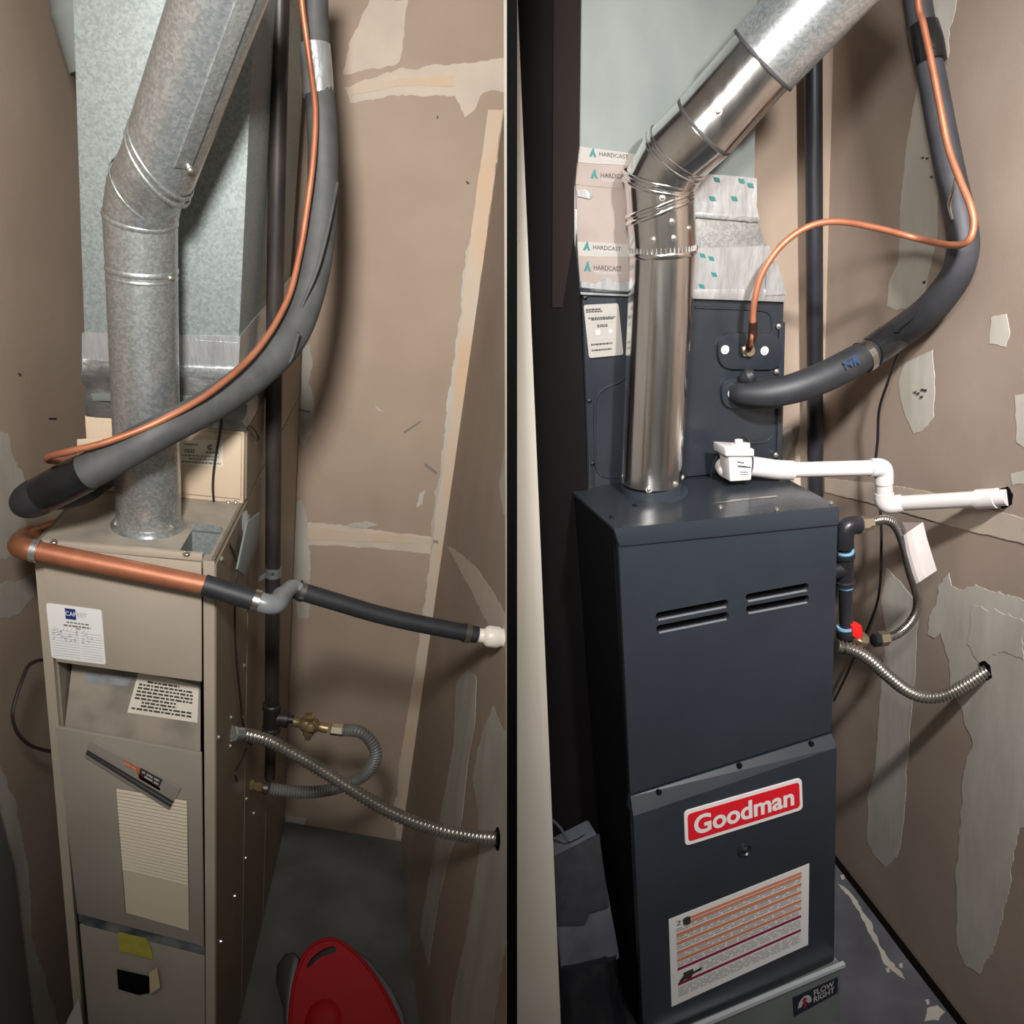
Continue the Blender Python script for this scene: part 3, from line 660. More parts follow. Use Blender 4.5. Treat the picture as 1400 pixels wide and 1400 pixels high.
con = thing(LC, 'gas_connector', 'grey corrugated flexible gas connector looping from the valve to the furnace', 'hose', tuple(LC.on(505, 1030, ('y', YG))))
cp = LC.path([(470, 998), (490, 1000), (506, 1012), (514, 1032), (504, 1054), (484, 1068), (455, 1079), (425, 1083), (398, 1082), (368, 1078)], .45, .37)
build('hose', corrugate(cp, .0150, .0016, .0072, 14, 5, helix=False), M['connector'], con)
e1_ = LC.on(366, 1078, ('y', .37)); e2_ = LC.on(343, 1074, ('x', .003)); ed_ = e2_ - e1_; eL = np.linalg.norm(ed_)
build('collar', MB().lathe(e1_ - ed_ / eL * .004, ed_, [(0, .017), (.010, .017), (.010, .012), (.014, .012)], 16), M['clamp'], con)
build('end_nut', MB().lathe(e1_ + ed_ / eL * .008, ed_, [(0, .010), (.004, .014), (eL * .45, .014), (eL * .45, .010), (eL * .6, .010), (eL * .6, .016), (eL - .006, .016), (eL - .004, .012)], 8), M['brass'], con)

# ------------------------------------------------------------------ steel conduit
cond = thing(LC, 'flexible_conduit', 'silver spiral steel conduit crossing from the old tan furnace to the wall', 'conduit', tuple(LC.on(318, 1003, ('x', .003))))
pe = LC.on(681, 1147, L_RIGHT); ps = LC.on(332, 1003, ('x', .02))
cp = [ps] + LC.path([(332, 1003), (365, 1012), (400, 1030), (440, 1053), (490, 1085), (540, 1113), (590, 1132), (640, 1143), (681, 1147)], ps[1], pe[1])[1:-1] + [pe]
build('hose', corrugate(cp, .0130, .0018, .0092, 14, 6), M['conduit'], cond)
k0 = LC.on(316, 1003, ('x', .002)); kd = ps - k0
build('connector', MB().lathe(k0, kd + V3(.01, 0, 0), [(0, .016), (.003, .018), (.006, .018), (.006, .0145), (.030, .0145), (.032, .0115)], 18), M['galv'], cond)
structure('wall_opening', MB().lathe(pe, nrm(LC, L_RIGHT), [(-.001, .024), (.0022, .022), (.0024, .012)], 12), M['hole'], parent=wall_right)

# ------------------------------------------------------------------ condensate drain along the furnace front
dr = thing(LC, 'drain_line', 'copper drain pipe across the old furnace front with a black hose to the wall', 'pipe', tuple(LC.on(165, 775, ('y', -.05))))
yD = -.036
a0, a1 = LC.on(50, 753, ('y', yD)), LC.on(281, 800, ('y', yD)); rD = LC.rad(27, a0 * .5 + a1 * .5)
build('copper_pipe', MB().tube([a0, a1], rD, 22), M['copper'], dr)
ek = smooth([LC.on(54, 754, ('y', yD)), LC.on(38, 751, ('y', yD)), LC.on(27, 747, ('y', yD + .015)), LC.on(32, 738, ('y', .03)), LC.on(46, 732, ('y', .06))], 8)
build('copper_elbow', MB().tube(ek, rD * 1.13, 20), M['copper_old'], dr)
build('solder_ring', MB().lathe(LC.on(44, 752, ('y', yD)), a1 - a0, [(0, rD), (0, rD * 1.2), (.010, rD * 1.2), (.012, rD)], 22), M['galv'], dr)
build('return_pipe', MB().tube([LC.on(42, 733, ('y', .055)), LC.on(85, 718, ('y', .12)), LC.on(134, 700, ('y', .20))], rD * .9, 18), M['copper_old'], dr)
c0_, c1_ = LC.on(279, 799.5, ('y', yD)), LC.on(352, 822, ('y', yD))
build('rubber_coupling', MB().tube([c0_, c0_ * .5 + c1_ * .5, c1_], rD * 1.13, 22), M['rubber_dark'], dr)
build('hose_clamp', MB().lathe(c0_ * .08 + c1_ * .92, c1_ - c0_, [(0, rD * 1.1), (0, rD * 1.25), (.011, rD * 1.25), (.011, rD * 1.1)], 22), M['clamp'], dr)
eb = smooth([LC.on(351, 821.5, ('y', yD)), LC.on(366, 826, ('y', yD)), LC.on(378, 825, ('y', yD + .012)), LC.on(386, 815, ('y', yD + .05))], 8)
build('pvc_elbow', MB().tube(eb, rD * 1.08, 20), M['pvc_grey'], dr)
ec = smooth([LC.on(384, 818, ('y', yD + .045)), LC.on(393, 808, ('y', yD + .08)), LC.on(400, 803, ('y', yD + .10)), LC.on(408, 806, ('y', yD + .105))], 8)
build('pvc_pipe', MB().tube(ec, rD * .88, 20), M['pvc_grey'], dr)
pf = LC.on(688, 872, L_RIGHT); yh = yD + .105
hp = [(404, 806, 25), (420, 811, 27), (460, 823, 28), (510, 838, 28), (560, 850, 29), (605, 859, 29), (652, 868, 28)]
Ph = LC.path([(a, b) for a, b, w in hp], yh, pf[1]); Q = smooth(Ph, 8)
build('hose', MB().tube(Q, rD * 1.02, 20), M['rubber_dark'], dr)
build('hose_clamp', MB().lathe(LC.on(409, 807, ('y', yh + .002)), Ph[1] - Ph[0], [(0, rD), (0, rD * 1.2), (.010, rD * 1.2), (.010, rD)], 22), M['clamp'], dr)
hd = Ph[-1] - Ph[-2]; hd /= np.linalg.norm(hd)
build('hose_clamp', MB().lathe(Ph[-1] - hd * .028, hd, [(0, rD), (0, rD * 1.2), (.012, rD * 1.2), (.012, rD)], 22), M['clamp'], dr)
f0 = LC.on(650, 868, ('y', pf[1])); fd = pf - f0; fl_ = np.linalg.norm(fd) * 1.05
build('white_fitting', MB().lathe(f0, fd, [(0, rD * .8), (fl_ * .28, rD * .85), (fl_ * .36, rD * 1.18), (fl_ * .45, rD * 1.3), (fl_ * .78, rD * 1.3), (fl_ * .86, rD * 1.1), (fl_, rD * 1.1)], 24), M['pvc_dirty'], dr)

# ------------------------------------------------------------------ wires, sheet, dustpan
w1 = [LC.on(a, b, ('y', .232)) for a, b in [(303, 560), (301, 590), (294, 630), (291, 665), (295, 700)]] + [LC.on(308, 733, ('y', .11))] + [LC.on(a, b, ('x', .008)) for a, b in [(324, 768), (322, 800), (321, 850), (323, 900), (329, 960), (331, 985), (338, 1012), (344, 1018)]]
tag(build('control_wire', MB().tube(smooth(w1, 6), .0024, 8), M['wire'], None, LC, tuple(w1[0])), 'thin dark wire hanging down the right side of the old tan furnace', 'wire')
w2 = [LC.on(a, b, ('x', -.34)) for a, b in [(62, 898), (44, 906), (30, 930), (19, 965), (18, 985), (27, 1006), (48, 1022), (72, 1030)]]
w2 = [w2[0] + V3(.026, 0, 0)] + w2[1:-1] + [w2[-1] + V3(.026, 0, 0)]
tag(build('cable_loop', MB().tube(smooth(w2, 6), .0035, 8), M['wire'], None, LC, tuple(w2[0])), 'dark cable looping out from the left side of the old tan furnace', 'cable')
w3 = [LC.on(a, b, ('x', .01)) for a, b in [(324, 1068), (322, 1056), (330, 1040), (337, 1024)]]
tag(build('wire_tail', MB().tube(smooth(w3, 6), .0026, 8), M['wire'], None, LC, tuple(w3[0])), 'short stiff wire tail sticking up above the lower furnace side fitting', 'wire')
w4 = [LC.on(a, b, ('x', .012)) for a, b in [(338, 588), (342, 582), (350, 590), (354, 600), (350, 604)]]
tag(build('wire_stub', MB().tube(smooth(w4, 6), .0022, 8), M['wire_black'], None, LC, tuple(w4[0])), 'short curled black wire end beside the tan coil cabinet', 'wire')
shq = [LC.on(a, b, ('y', -.03)) for a, b in [(108, 1364), (112, 1395), (116, 1440), (78, 1440), (92, 1395)]]
tag(build('paper_sheet', MB().prism(shq, V3(0, .003, 0)), M['paper_grey'], None, LC, tuple(shq[0])), 'white sheet leaning at the foot of the old furnace, left corner', 'paper')

dc = LC.on(460, 1350, ('y', .16)); dn = LC.eye - dc; dn /= np.linalg.norm(dn); dn = dn + V3(-.15, 0, .1); dn /= np.linalg.norm(dn)
DPL = (dc, dn)
pan = thing(LC, 'dustpan', 'red plastic scoop with a slotted handle hole standing on the grey floor', 'dustpan', tuple(dc))
o2 = [(395, 1440), (397, 1385), (402, 1345), (412, 1314), (426, 1294), (446, 1284.5), (466, 1288), (492, 1310), (517, 1342), (534, 1372), (548, 1405), (552, 1440)]
ux = LC.on(500, 1350, DPL) - LC.on(440, 1350, DPL); ux /= np.linalg.norm(ux); uy = np.cross(dn, ux); uy /= np.linalg.norm(uy)
if np.dot(uy, UP) < 0: uy = -uy
def uv(P): return (float(np.dot(P - dc, ux)), float(np.dot(P - dc, uy)))
def loop(q): return [uv(p) for p in smooth([LC.on(a, b, DPL) for a, b in q], 4)]
slot = [(420, 1319), (428, 1308), (440, 1299), (452, 1294), (459, 1296), (458, 1303), (446, 1306), (434, 1312), (426, 1320), (420, 1324)]
build('scoop', holed_plate(loop(o2), [loop(slot)], dc, ux, uy, -dn, .005), M['red'], pan)
rim = smooth([LC.on(a, b, DPL) for a, b in o2], 5)
build('rim', MB().tube(rim, .0045, 10), M['red'], pan)
gx = dc - uy * .075 - ux * .025
dm = MB(); dm.rings([[gx + (ux * math.cos(t) * q * .9 + uy * math.sin(t) * q) + dn * h_ for t in np.linspace(0, 2 * math.pi, 24, endpoint=False)] for q, h_ in ((.05, .001), (.042, .006), (.026, .010), (.006, .011))]); build('raised_centre', dm, M['red'], pan)
bd = dc - dn * .035
BPL = (bd, dn)
bk = thing(LC, 'black_bucket', 'black plastic pan behind the red scoop on the grey floor', 'pan', tuple(bd))
build('back_shell', MB().prism([LC.on(a, b, BPL) for a, b in [(396, 1440), (402, 1345), (416, 1310), (440, 1290), (470, 1290), (505, 1312), (535, 1350), (552, 1385), (560, 1440)]], dn * .012), M['black_plastic'], bk, bevel=.003)
build('grip', MB().prism([LC.on(a, b, BPL) for a, b in [(392, 1440), (390, 1380), (380, 1345), (381, 1322), (392, 1306), (404, 1303), (412, 1312), (404, 1345), (400, 1400), (402, 1440)]], dn * .03), M['black_plastic'], bk, bevel=.004)

# ================================================================== RIGHT CLOSET: the setting
ZF = -0.12
ra, rb_ = RC.on(1315, 1392, ('z', ZF)), RC.on(1142, 1170, ('z', ZF))
R_RIGHT = (ra, np.cross(rb_ - ra, UP) / np.linalg.norm(np.cross(rb_ - ra, UP)))
def R_OFF(d):
    return (R_RIGHT[0] + nrm(RC, R_RIGHT) * d, R_RIGHT[1])
dirr = (rb_ - ra) / np.linalg.norm(rb_ - ra)
YB = .56
rc0 = ra + dirr * ((YB - ra[1]) / dirr[1]); rn0 = ra - dirr * .75
wr = structure('wall_far_right', MB().prism([rc0, rn0, rn0 + UP * 2.7, rc0 + UP * 2.7], -nrm(RC, R_RIGHT) * .03), M['drywall_pink'], RC)
wb = structure('wall_rear', MB().box(-.20, rc0[0] + .03, YB, YB + .03, ZF, ZF + 2.7), M['drywall'], RC)
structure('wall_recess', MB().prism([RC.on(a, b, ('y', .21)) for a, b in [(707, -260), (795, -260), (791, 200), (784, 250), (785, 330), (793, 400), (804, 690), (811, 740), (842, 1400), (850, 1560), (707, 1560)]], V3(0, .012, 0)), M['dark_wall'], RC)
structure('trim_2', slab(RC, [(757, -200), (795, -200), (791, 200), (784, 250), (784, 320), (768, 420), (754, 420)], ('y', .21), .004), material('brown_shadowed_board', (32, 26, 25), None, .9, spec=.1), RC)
floor_r = structure('floor', MB().box(-.75, rn0[0] + .35, -.75, YB + .03, ZF - .04, ZF), M['concrete_dark'], RC)
jq = [(699, -160), (698.5, -160), (772.5, 1540), (690, 1540)]
JP = ('y', -.10)
structure('trim_3', slab(RC, [(703, -60), (703.8, -60), (773.5, 1580), (703, 1580)], JP, .004, .05), M['white_jamb'], RC)
structure('trim_4', slab(RC, [(703, 150), (704, 150), (707, 300), (722, 640), (741, 1050), (752, 1330), (763, 1580), (703, 1580)], JP, .009, -.004), M['white_jamb'], RC, bevel=.002)

patch(RC, [(1256, 105), (1262, 150), (1285, 230), (1282, 285), (1280, 330), (1265, 400), (1248, 420), (1225, 425), (1213, 418), (1216, 385), (1228, 360), (1231, 320), (1232, 270), (1240, 200), (1248, 150)], R_RIGHT, M['compound_pale'], wr, amp=.002)
patch(RC, [(1270, -20), (1312, -20), (1306, 20), (1298, 40), (1296, 78), (1286, 88), (1276, 60)], R_RIGHT, M['compound_pale'], wr, amp=.003)
patch(RC, [(1275, 478), (1278, 520), (1277, 570), (1262, 588), (1250, 592), (1238, 570), (1230, 540), (1228, 520), (1238, 495)], R_RIGHT, M['compound_pale'], wr, amp=.002)
patch(RC, [(1355, 433), (1375, 430), (1382, 455), (1375, 475), (1352, 470)], R_RIGHT, M['compound_pale'], wr, amp=.002)
patch(RC, [(1388, 540), (1420, 530), (1420, 630), (1390, 604)], R_RIGHT, M['compound_pale'], wr, amp=.002)
patch(RC, [(1382, 648), (1420, 640), (1420, 662), (1384, 664)], R_RIGHT, M['compound_pale'], wr, amp=.002)
patch(RC, [(1128, 654), (1200, 662), (1260, 670), (1330, 690), (1430, 716), (1430, 752), (1392, 740), (1330, 727), (1257, 706), (1200, 690), (1128, 672)], R_RIGHT, M['tape_pale'], wr, lift=.0016, amp=.0012)
patch(RC, [(1297, 783), (1301, 800), (1320, 806), (1334, 800), (1362, 808), (1430, 832), (1430, 1000), (1430, 1120), (1392, 1130), (1378, 1230), (1362, 1290), (1340, 1332), (1320, 1318), (1308, 1290), (1308, 1200), (1313, 1120), (1318, 1060), (1330, 1010), (1318, 985), (1313, 962), (1300, 945), (1298, 905), (1285, 862), (1278, 872), (1269, 868), (1270, 842), (1281, 826), (1284, 800)], R_RIGHT, M['compound_pale'], wr, lift=.0009, amp=.003, step=.008)
patch(RC, [(1330, 830), (1370, 835), (1400, 850), (1400, 900), (1365, 890), (1340, 905), (1322, 880)], R_RIGHT, M['compound_pale'], wr, lift=.0016, amp=.004)
patch(RC, [(1212, 775), (1235, 800), (1256, 830), (1252, 900), (1245, 990), (1240, 1050), (1236, 1120), (1228, 1170), (1212, 1185), (1195, 1170), (1186, 1150), (1186, 1090), (1197, 1050), (1200, 1000), (1205, 930), (1212, 860), (1205, 825)], R_RIGHT, M['compound_pale'], wr, amp=.002)
RB = ('y', YB)
patch(RC, [(1103, 500), (1104, 690), (1084, 690), (1087, 620), (1096, 560)], RB, M['tape_pale'], wb, amp=.002)
patch(RC, [(1070, 590), (1082, 585), (1086, 600), (1076, 625), (1069, 640)], RB, M['compound'], wb, amp=.002)
patch(RC, [(1132, 100), (1127, 60), (1131, 300), (1127, 340), (1126, 200)], R_RIGHT, M['tape_pale'], wr, amp=.001)
patch(RC, [(1145, 1208), (1152, 1212), (1166, 1226), (1190, 1262), (1205, 1292), (1222, 1318), (1238, 1338), (1228, 1334), (1208, 1318), (1194, 1288), (1180, 1258), (1162, 1228)], ('z', ZF), M['compound'], floor_r, amp=.003, name='dried_smear')
patch(RC, [(1268, 1380), (1282, 1374), (1292, 1384), (1284, 1396), (1262, 1396)], ('z', ZF), M['compound'], floor_r, amp=.003, name='dried_smear')
for a, b in ((1214, 1326), (1232, 1320), (1268, 1370), (1152, 1199)): patch(RC, [(a - 3, b - 2), (a + 2, b - 4), (a + 3, b + 3), (a - 1, b + 4)], ('z', ZF), M['compound'], floor_r, amp=.001, step=.004, name='dried_smear')

for a, b in ((1252, 536), (1256, 538), (1262, 533), (1266, 534), (1261, 543), (1262, 216), (1268, 217), (1274, 242), (1264, 386)):
    patch(RC, [(a - 2, b - 1), (a + 2, b - 2), (a + 1, b + 1.5), (a - 1, b + 1)], R_RIGHT, M['ink'], wr, amp=.0006, step=.003, lift=.0022, name='wall_nick')
for q in ([(598, 158), (600, 160), (597, 163)], [(637, 247), (642, 250), (639, 252)], [(582, 633), (598, 646), (596, 648), (580, 635)], [(552, 590), (575, 575), (575, 577), (553, 592)], [(408, 559), (426, 562), (424, 564), (408, 561)]):
    patch(LC, q, L_BACK, M['ink_faint'] if len(q) > 3 else M['ink'], wall_back, amp=.0004, step=.01, lift=.003, name='wall_nick')
for q in ([(66, 571), (76, 571), (76, 573), (66, 573)], [(24, 510), (28, 511), (26, 514)]):
    patch(LC, q, L_LEFT, M['ink'], wall_left, amp=.0004, step=.01, lift=.002, name='wall_nick')
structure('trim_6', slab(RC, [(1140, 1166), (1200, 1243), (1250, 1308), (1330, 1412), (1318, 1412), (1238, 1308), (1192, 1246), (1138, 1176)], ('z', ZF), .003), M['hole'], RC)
# ================================================================== RIGHT CLOSET: new charcoal furnace on its metal base
R0 = ('y', 0.0)
base = thing(RC, 'metal_stand', 'low galvanised metal stand under the charcoal furnace with a small dark sticker', 'base', (-.2, .25, ZF))
BQ = [RC.on(a, b, ('y', -.035)) for a, b in [(900, 1426), (1150, 1321)]]
BQ[0] = BQ[0] + (BQ[1] - BQ[0]) * .10
bf = [BQ[0], BQ[1], V3(BQ[1][0], -.035, ZF), V3(BQ[0][0], -.035, ZF)]
build('body', MB().hexa(bf, [p + V3(0, .58, 0) for p in bf]), M['galv_soft'], base)
rl = [RC.on(a, b, ('y', -.040)) for a, b in [(905, 1424), (1156, 1318), (1156, 1322), (905, 1430)]]
build('rail', MB().prism(rl, V3(0, .010, 0)), M['rail'], base)
rl2 = [RC.on(a, b, ('y', -.02)) for a, b in [(925, 1412), (1146, 1315), (1146, 1319), (925, 1416)]]
build('rail', MB().prism(rl2, V3(0, .012, 0)), M['rail'], base)
ct = [RC.on(a, b, ('y', -.012)) for a, b in [(1133, 1322), (1133, 1301), (1136, 1300), (1146, 1317)]]
build('corner_tab', MB().prism(ct, V3(0, .003, 0)), M['foil'], base)
stq = [(1083, 1364), (1145, 1335.5), (1145, 1357), (1085, 1390)]
stk = build('sticker', slab(RC, stq, ('y', -.035), .0012), M['navy'], base, label='dark blue rectangular sticker')
stk.data.materials[0] = material('dark_navy_sticker', (30, 32, 48), None, 0.4)
TQ = RC.quad(stq, ('y', -.0364)); to = V3(0, -.0004, 0)
build('lettering', lettering('FLOW', TQ, to, .02, .47, .92, .53, .86), M['paper_grey'], stk)
build('lettering', lettering('RIGHT', TQ, to, .02, .46, .93, .16, .48), M['paper_grey'], stk)
lg = MB().prism([bil(TQ, u, v) for u, v in [(.10, .30), (.14, .58), (.20, .72), (.27, .80), (.35, .74), (.40, .60), (.42, .34), (.34, .30), (.30, .46), (.22, .46), (.18, .28)]], V3(0, -.0002, 0), to)
build('emblem', lg, M['paper_grey'], stk)
build('arrow', MB().prism([bil(TQ, u, v) for u, v in [(.23, .12), (.23, .55), (.19, .55), (.26, .74), (.33, .55), (.29, .55), (.29, .14)]], V3(0, -.0002, 0), to * 1.8), M['maroon'], stk)

fn = thing(RC, 'furnace', 'new charcoal grey furnace with a red sign and warning sheet on its door', 'furnace', (-.22, .25, .03))
fp = RC.quad([(841, 724), (1144, 694), (1140, 1308), (880.5, 1420)], R0)
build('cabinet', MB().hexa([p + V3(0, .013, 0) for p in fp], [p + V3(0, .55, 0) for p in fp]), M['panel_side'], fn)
capq = RC.quad([(838.5, 722), (1146, 692), (1146, 716.5), (846, 746.5)], R0)
cap = MB().prism([capq[0], capq[1]] + rounded(capq, .006)[12:24], V3(0, .012, 0), V3(0, -.004, 0))
build('top_lip', cap, M['panel_black'], fn, bevel=.0015)
tq = [capq[0] + V3(0, .552, 0), capq[1] + V3(0, .552, 0), capq[1] + V3(0, -.003, 0), capq[0] + V3(0, -.003, 0)]
build('top_sheet', MB().prism(tq, V3(0, 0, -.006), V3(0, 0, .0005)), M['panel_gloss'], fn)
def RZ(a, b): # on the sheet metal top
    return RC.on(a, b, plane3(tq[0], tq[1], tq[2]))
for q in ([(972, 688), (1040, 680), (1040, 682), (972, 690)], [(1000, 684), (1062, 678), (1062, 680), (1000, 686)]):
    build('vent_slot', MB().prism([RZ(a, b) for a, b in q], V3(0, 0, .0012)), M['clamp'], fn)
for a, b in [(836, 708), (1136, 688), (1062, 697), (985, 694), (868, 692)]: screw(RC, RZ(a, b) + V3(0, 0, .001), UP, .0035, M['screw_dark'] if a in (836, 868) else M['screw'], fn)
pq = [RC.on(a, b, R0) for a, b in [(846, 746), (1145, 716), (1136.5, 1000), (862, 1086)]]
def slotloop(q):
    Q = RC.quad(q, R0); return [(p[0], p[2]) for p in rounded(Q, abs(Q[0][2] - Q[3][2]) * .48, 4)]
slots = [[(896, 838), (995.5, 819), (995.5, 829.5), (897, 848.5)], [(897, 855.5), (996, 836), (996, 846.5), (898, 866)],
         [(1019, 812.5), (1105.5, 796.5), (1105.5, 807), (1020, 823)], [(1019.5, 829), (1106, 813), (1106, 823.5), (1020.5, 839.5)]]
build('upper_panel', holed_plate([(p[0], p[2]) for p in pq], [slotloop(q) for q in slots], V3(0, 0, 0), V3(1, 0, 0), UP, V3(0, 1, 0), .010), M['panel_black'], fn)
for q in slots:
    a, b = RC.on(*q[3], R0), RC.on(*q[2], R0)
    e = (b - a) * .03
    build('slot_lip', MB().prism([a + e, b - e, b - e + V3(0, .003, .0006), a + e + V3(0, .003, .0006)], V3(0, 0, .0022), V3(0, -.0012, -.001)), M['edge_bright'], fn)
build('inner_wall', MB().box(-.44, -.012, .0112, .0118, .2, 1.14), M['hole'], fn)
# ledge and lower door
YD = -.022
la = RC.quad([(862, 1089), (1137, 1003)], R0); lb = RC.quad([(866, 1116), (1144, 1022)], ('y', YD))
build('door_ledge', MB().hexa([la[0], la[1], lb[1], lb[0]], [la[0] + V3(0, .012, 0), la[1] + V3(0, .012, 0), lb[1] + V3(0, .034, 0), lb[0] + V3(0, .034, 0)]), M['panel_black'], fn)
ldr = build('lower_door', slab(RC, [(866, 1116), (1144, 1022), (1140.5, 1313), (881, 1438)], ('y', YD), 0, .02), M['panel_black'], fn, bevel=.0015)
for a, b in [(900, 1082), (1010, 1046), (1108, 1016)]:
    P = RC.on(a, b, ('y', -.004)); build('clip', MB().lathe(P, (0, -1, .3), [(0, .0055), (.006, .0055), (.008, .004), (.008, 0)], 10), M['screw_dark'], fn)
LDP = ('y', YD)
sg = [(934.5, 1108.5), (1095, 1062.5), (1096.5, 1105.5), (936, 1155.5)]
sQ = RC.quad(sg, LDP)
sign = build('sign', MB().prism(rounded(sQ, .011), V3(0, -.003, 0)), M['white_print'], fn, label='white bordered red sign')
iQ = [bil(sQ, u, v) for u, v in [(.026, .90), (.976, .90), (.976, .10), (.026, .10)]]
build('red_field', MB().prism(rounded(iQ, .009), V3(0, -.0004, 0), V3(0, -.003, 0)), M['red_print'], sign)
build('lettering', lettering('Goodman', sQ, V3(0, -.0042, 0), .028, .075, .925, .235, .80), M['white_print'], sign)
kn = RC.on(1018, 1161, LDP)
build('latch', MB().lathe(kn, (0, -1, 0), [(0, .016), (.003, .016), (.005, .013), (.003, .0115), (.001, .010), (.004, .006), (.006, .004), (.006, 0)], 24), M['panel_gloss'], fn, label='round latch')
wq = [(914, 1257), (1106, 1180.5), (1104.5, 1291), (918, 1376)]
ws = build('warning_label', slab(RC, wq, LDP, .0012), M['paper'], fn, label='white warning sheet with orange and red stripes')
WQ = RC.quad(wq, ('y', YD - .0012)); wo = V3(0, -.0004, 0)
st_ = [(.925, .030, 'orange'), (.885, .030, 'orange'), (.79, .040, 'orange'), (.695, .036, 'orange'), (.590, .034, 'orange'), (.500, .034, 'orange'), (.40, .030, 'maroon'), (.225, .030, 'maroon')]
for v, h_, m_ in st_:
    build('printed_stripe', rect(WQ, .10 if v > .85 else .05, .945, v - h_ / 2, v + h_ / 2, wo), M[m_], ws)
tx = [(v + dv, .014, .05 if v < .85 else .16, .94) for v in (.845, .745, .645, .545, .45) for dv in (-.012, .012)] + [(.355 - .02 * i, .010, .20 if i < 5 else .05, .94) for i in range(5)] + [(.18 - .02 * i, .010, .05, .94) for i in range(6)]
build('printed_lines', rows(WQ, wo, tx, RNG), M['ink_grey'], ws, kind='stuff')
build('icon', MB().prism([bil(WQ, u, v) for u, v in [(.095, .94), (.125, .955), (.15, .94), (.15, .87), (.125, .86), (.10, .88)]], V3(0, -.0002, 0), wo * 2), M['ink'], ws)
build('icon', MB().prism([bil(WQ, u, v) for u, v in [(.06, .26), (.09, .30), (.09, .335), (.16, .335), (.16, .30), (.22, .31), (.22, .28), (.16, .27), (.14, .235), (.10, .25), (.06, .235)]], V3(0, -.0002, 0), wo * 2), M['ink'], ws)
build('digit', lettering('2', WQ, wo * 2, 0, .05, .085, .895, .945), M['ink'], ws)

# ------------------------------------------------------------------ black coil cabinet
YK = .232; KP = ('y', YK)
ck = thing(RC, 'coil_cabinet', 'black glossy coil cabinet above the charcoal furnace behind the shiny flue', 'coil cabinet', (-.2, .38, 1.17))
k = RC.quad([(795.5, 400), (1072, 411)], KP); kb = [V3(.006, YK, 1.156), V3(-.414, YK, 1.192)]
kf = [k[0], k[1], kb[0], kb[1]]
build('case', MB().hexa(kf, [p + V3(0, .265, 0) for p in kf]), M['panel_gloss'], ck, bevel=.002)
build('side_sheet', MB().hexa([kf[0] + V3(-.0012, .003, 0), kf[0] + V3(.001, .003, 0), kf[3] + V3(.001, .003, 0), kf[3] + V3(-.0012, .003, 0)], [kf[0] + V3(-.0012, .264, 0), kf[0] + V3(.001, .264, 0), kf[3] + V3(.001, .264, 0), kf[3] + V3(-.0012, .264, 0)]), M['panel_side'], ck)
build('base_strip', MB().prism([RC.on(a, b, KP) for a, b in [(804, 664), (1066, 655), (1066, 690), (806, 692)]], V3(0, .004, 0), V3(0, -.004, 0)), M['panel_gloss'], ck, bevel=.0015)
build('edge_flange', MB().prism([RC.on(a, b, KP) for a, b in [(795.5, 401), (803, 401), (813, 664), (804.5, 664)]], V3(0, .003, 0), V3(0, -.005, 0)), M['panel_gloss'], ck, bevel=.0015)
build('edge_flange', MB().prism([RC.on(a, b, KP) for a, b in [(1064, 440), (1072, 440), (1067, 655), (1060, 655)]], V3(0, .003, 0), V3(0, -.005, 0)), M['panel_gloss'], ck, bevel=.0015)
def ridge(q, r=.003):
    build('pressed_ridge', MB().tube(smooth([RC.on(a, b, KP) for a, b in q], 6), r, 8), M['panel_gloss'], ck)
ridge([(866, 400), (868, 440), (862, 490), (852, 518), (828, 530), (815, 545), (813, 580), (814, 625), (818, 644), (832, 652), (875, 650)])
ridge([(950, 420), (1000, 422), (1040, 424), (1054, 432), (1056, 460)])
ridge([(972, 660), (974, 640), (982, 622), (996, 610), (1020, 606), (1046, 604), (1056, 596)])
ridge([(956, 412), (1066, 416)], .0016)
for a, b in [(805.5, 548), (809.5, 634), (800, 407), (811, 676), (1065, 446), (1062, 508), (1061, 622)]: screw(RC, RC.on(a, b, ('y', YK - .004)), (0, -1, 0), .0040, M['screw_dark'] if a < 900 else M['screw'], ck)
lq = [(796.5, 416.5), (844, 414), (851, 484.5), (804, 489)]
lb_ = build('data_label', MB().prism(rounded(RC.quad(lq, ('y', YK - .001)), .005), V3(0, -.0008, 0), V3(0, -.0045, 0)), M['tape_paper'], ck, label='white rating label')
LQ_ = RC.quad(lq, ('y', YK - .0065)); lo_ = V3(0, -.0003, 0)
build('printed_lines', rows(LQ_, lo_, [(.90, .03, .08, .5), (.86, .025, .08, .55), (.74, .025, .12, .9), (.71, .025, .2, .85), (.60, .02, .35, .65), (.57, .02, .35, .65), (.24, .03, .12, .75), (.13, .03, .12, .7)], RNG), M['ink'], lb_, kind='stuff')
ru = MB()
for v in (.80, .655, .33): r_ = rect(LQ_, .1, .9, v, v + .006, lo_); ru.add(r_.v, r_.f)
build('ruled_lines', ru, M['ink_grey'], lb_)
build('symbol', rect(LQ_, .28, .42, .41, .52, lo_), M['ink_grey'], lb_)
build('symbol', MB().lathe(bil(LQ_, .72, .47), (0, -1, 0), [(0, .0045), (.0004, .0045)], 14), M['ink_grey'], lb_)
build('label_edge', MB().prism([RC.on(a, b, KP) for a, b in [(860.5, 472), (863.5, 472), (876, 630), (874, 630)]], V3(0, .001, 0), V3(0, -.004, 0)), M['paper_grey'], ck, label='thin white edging strip')
def stadium(cx, cy, w, h, y, back):
    P = RC.quad([(cx - w / 2, cy - h / 2), (cx + w / 2, cy - h / 2 + 1), (cx + w / 2, cy + h / 2 + 1), (cx - w / 2, cy + h / 2)], ('y', y))
    return MB().prism(rounded(P, np.linalg.norm(P[0] - P[3]) * .49, 6), V3(0, back, 0))
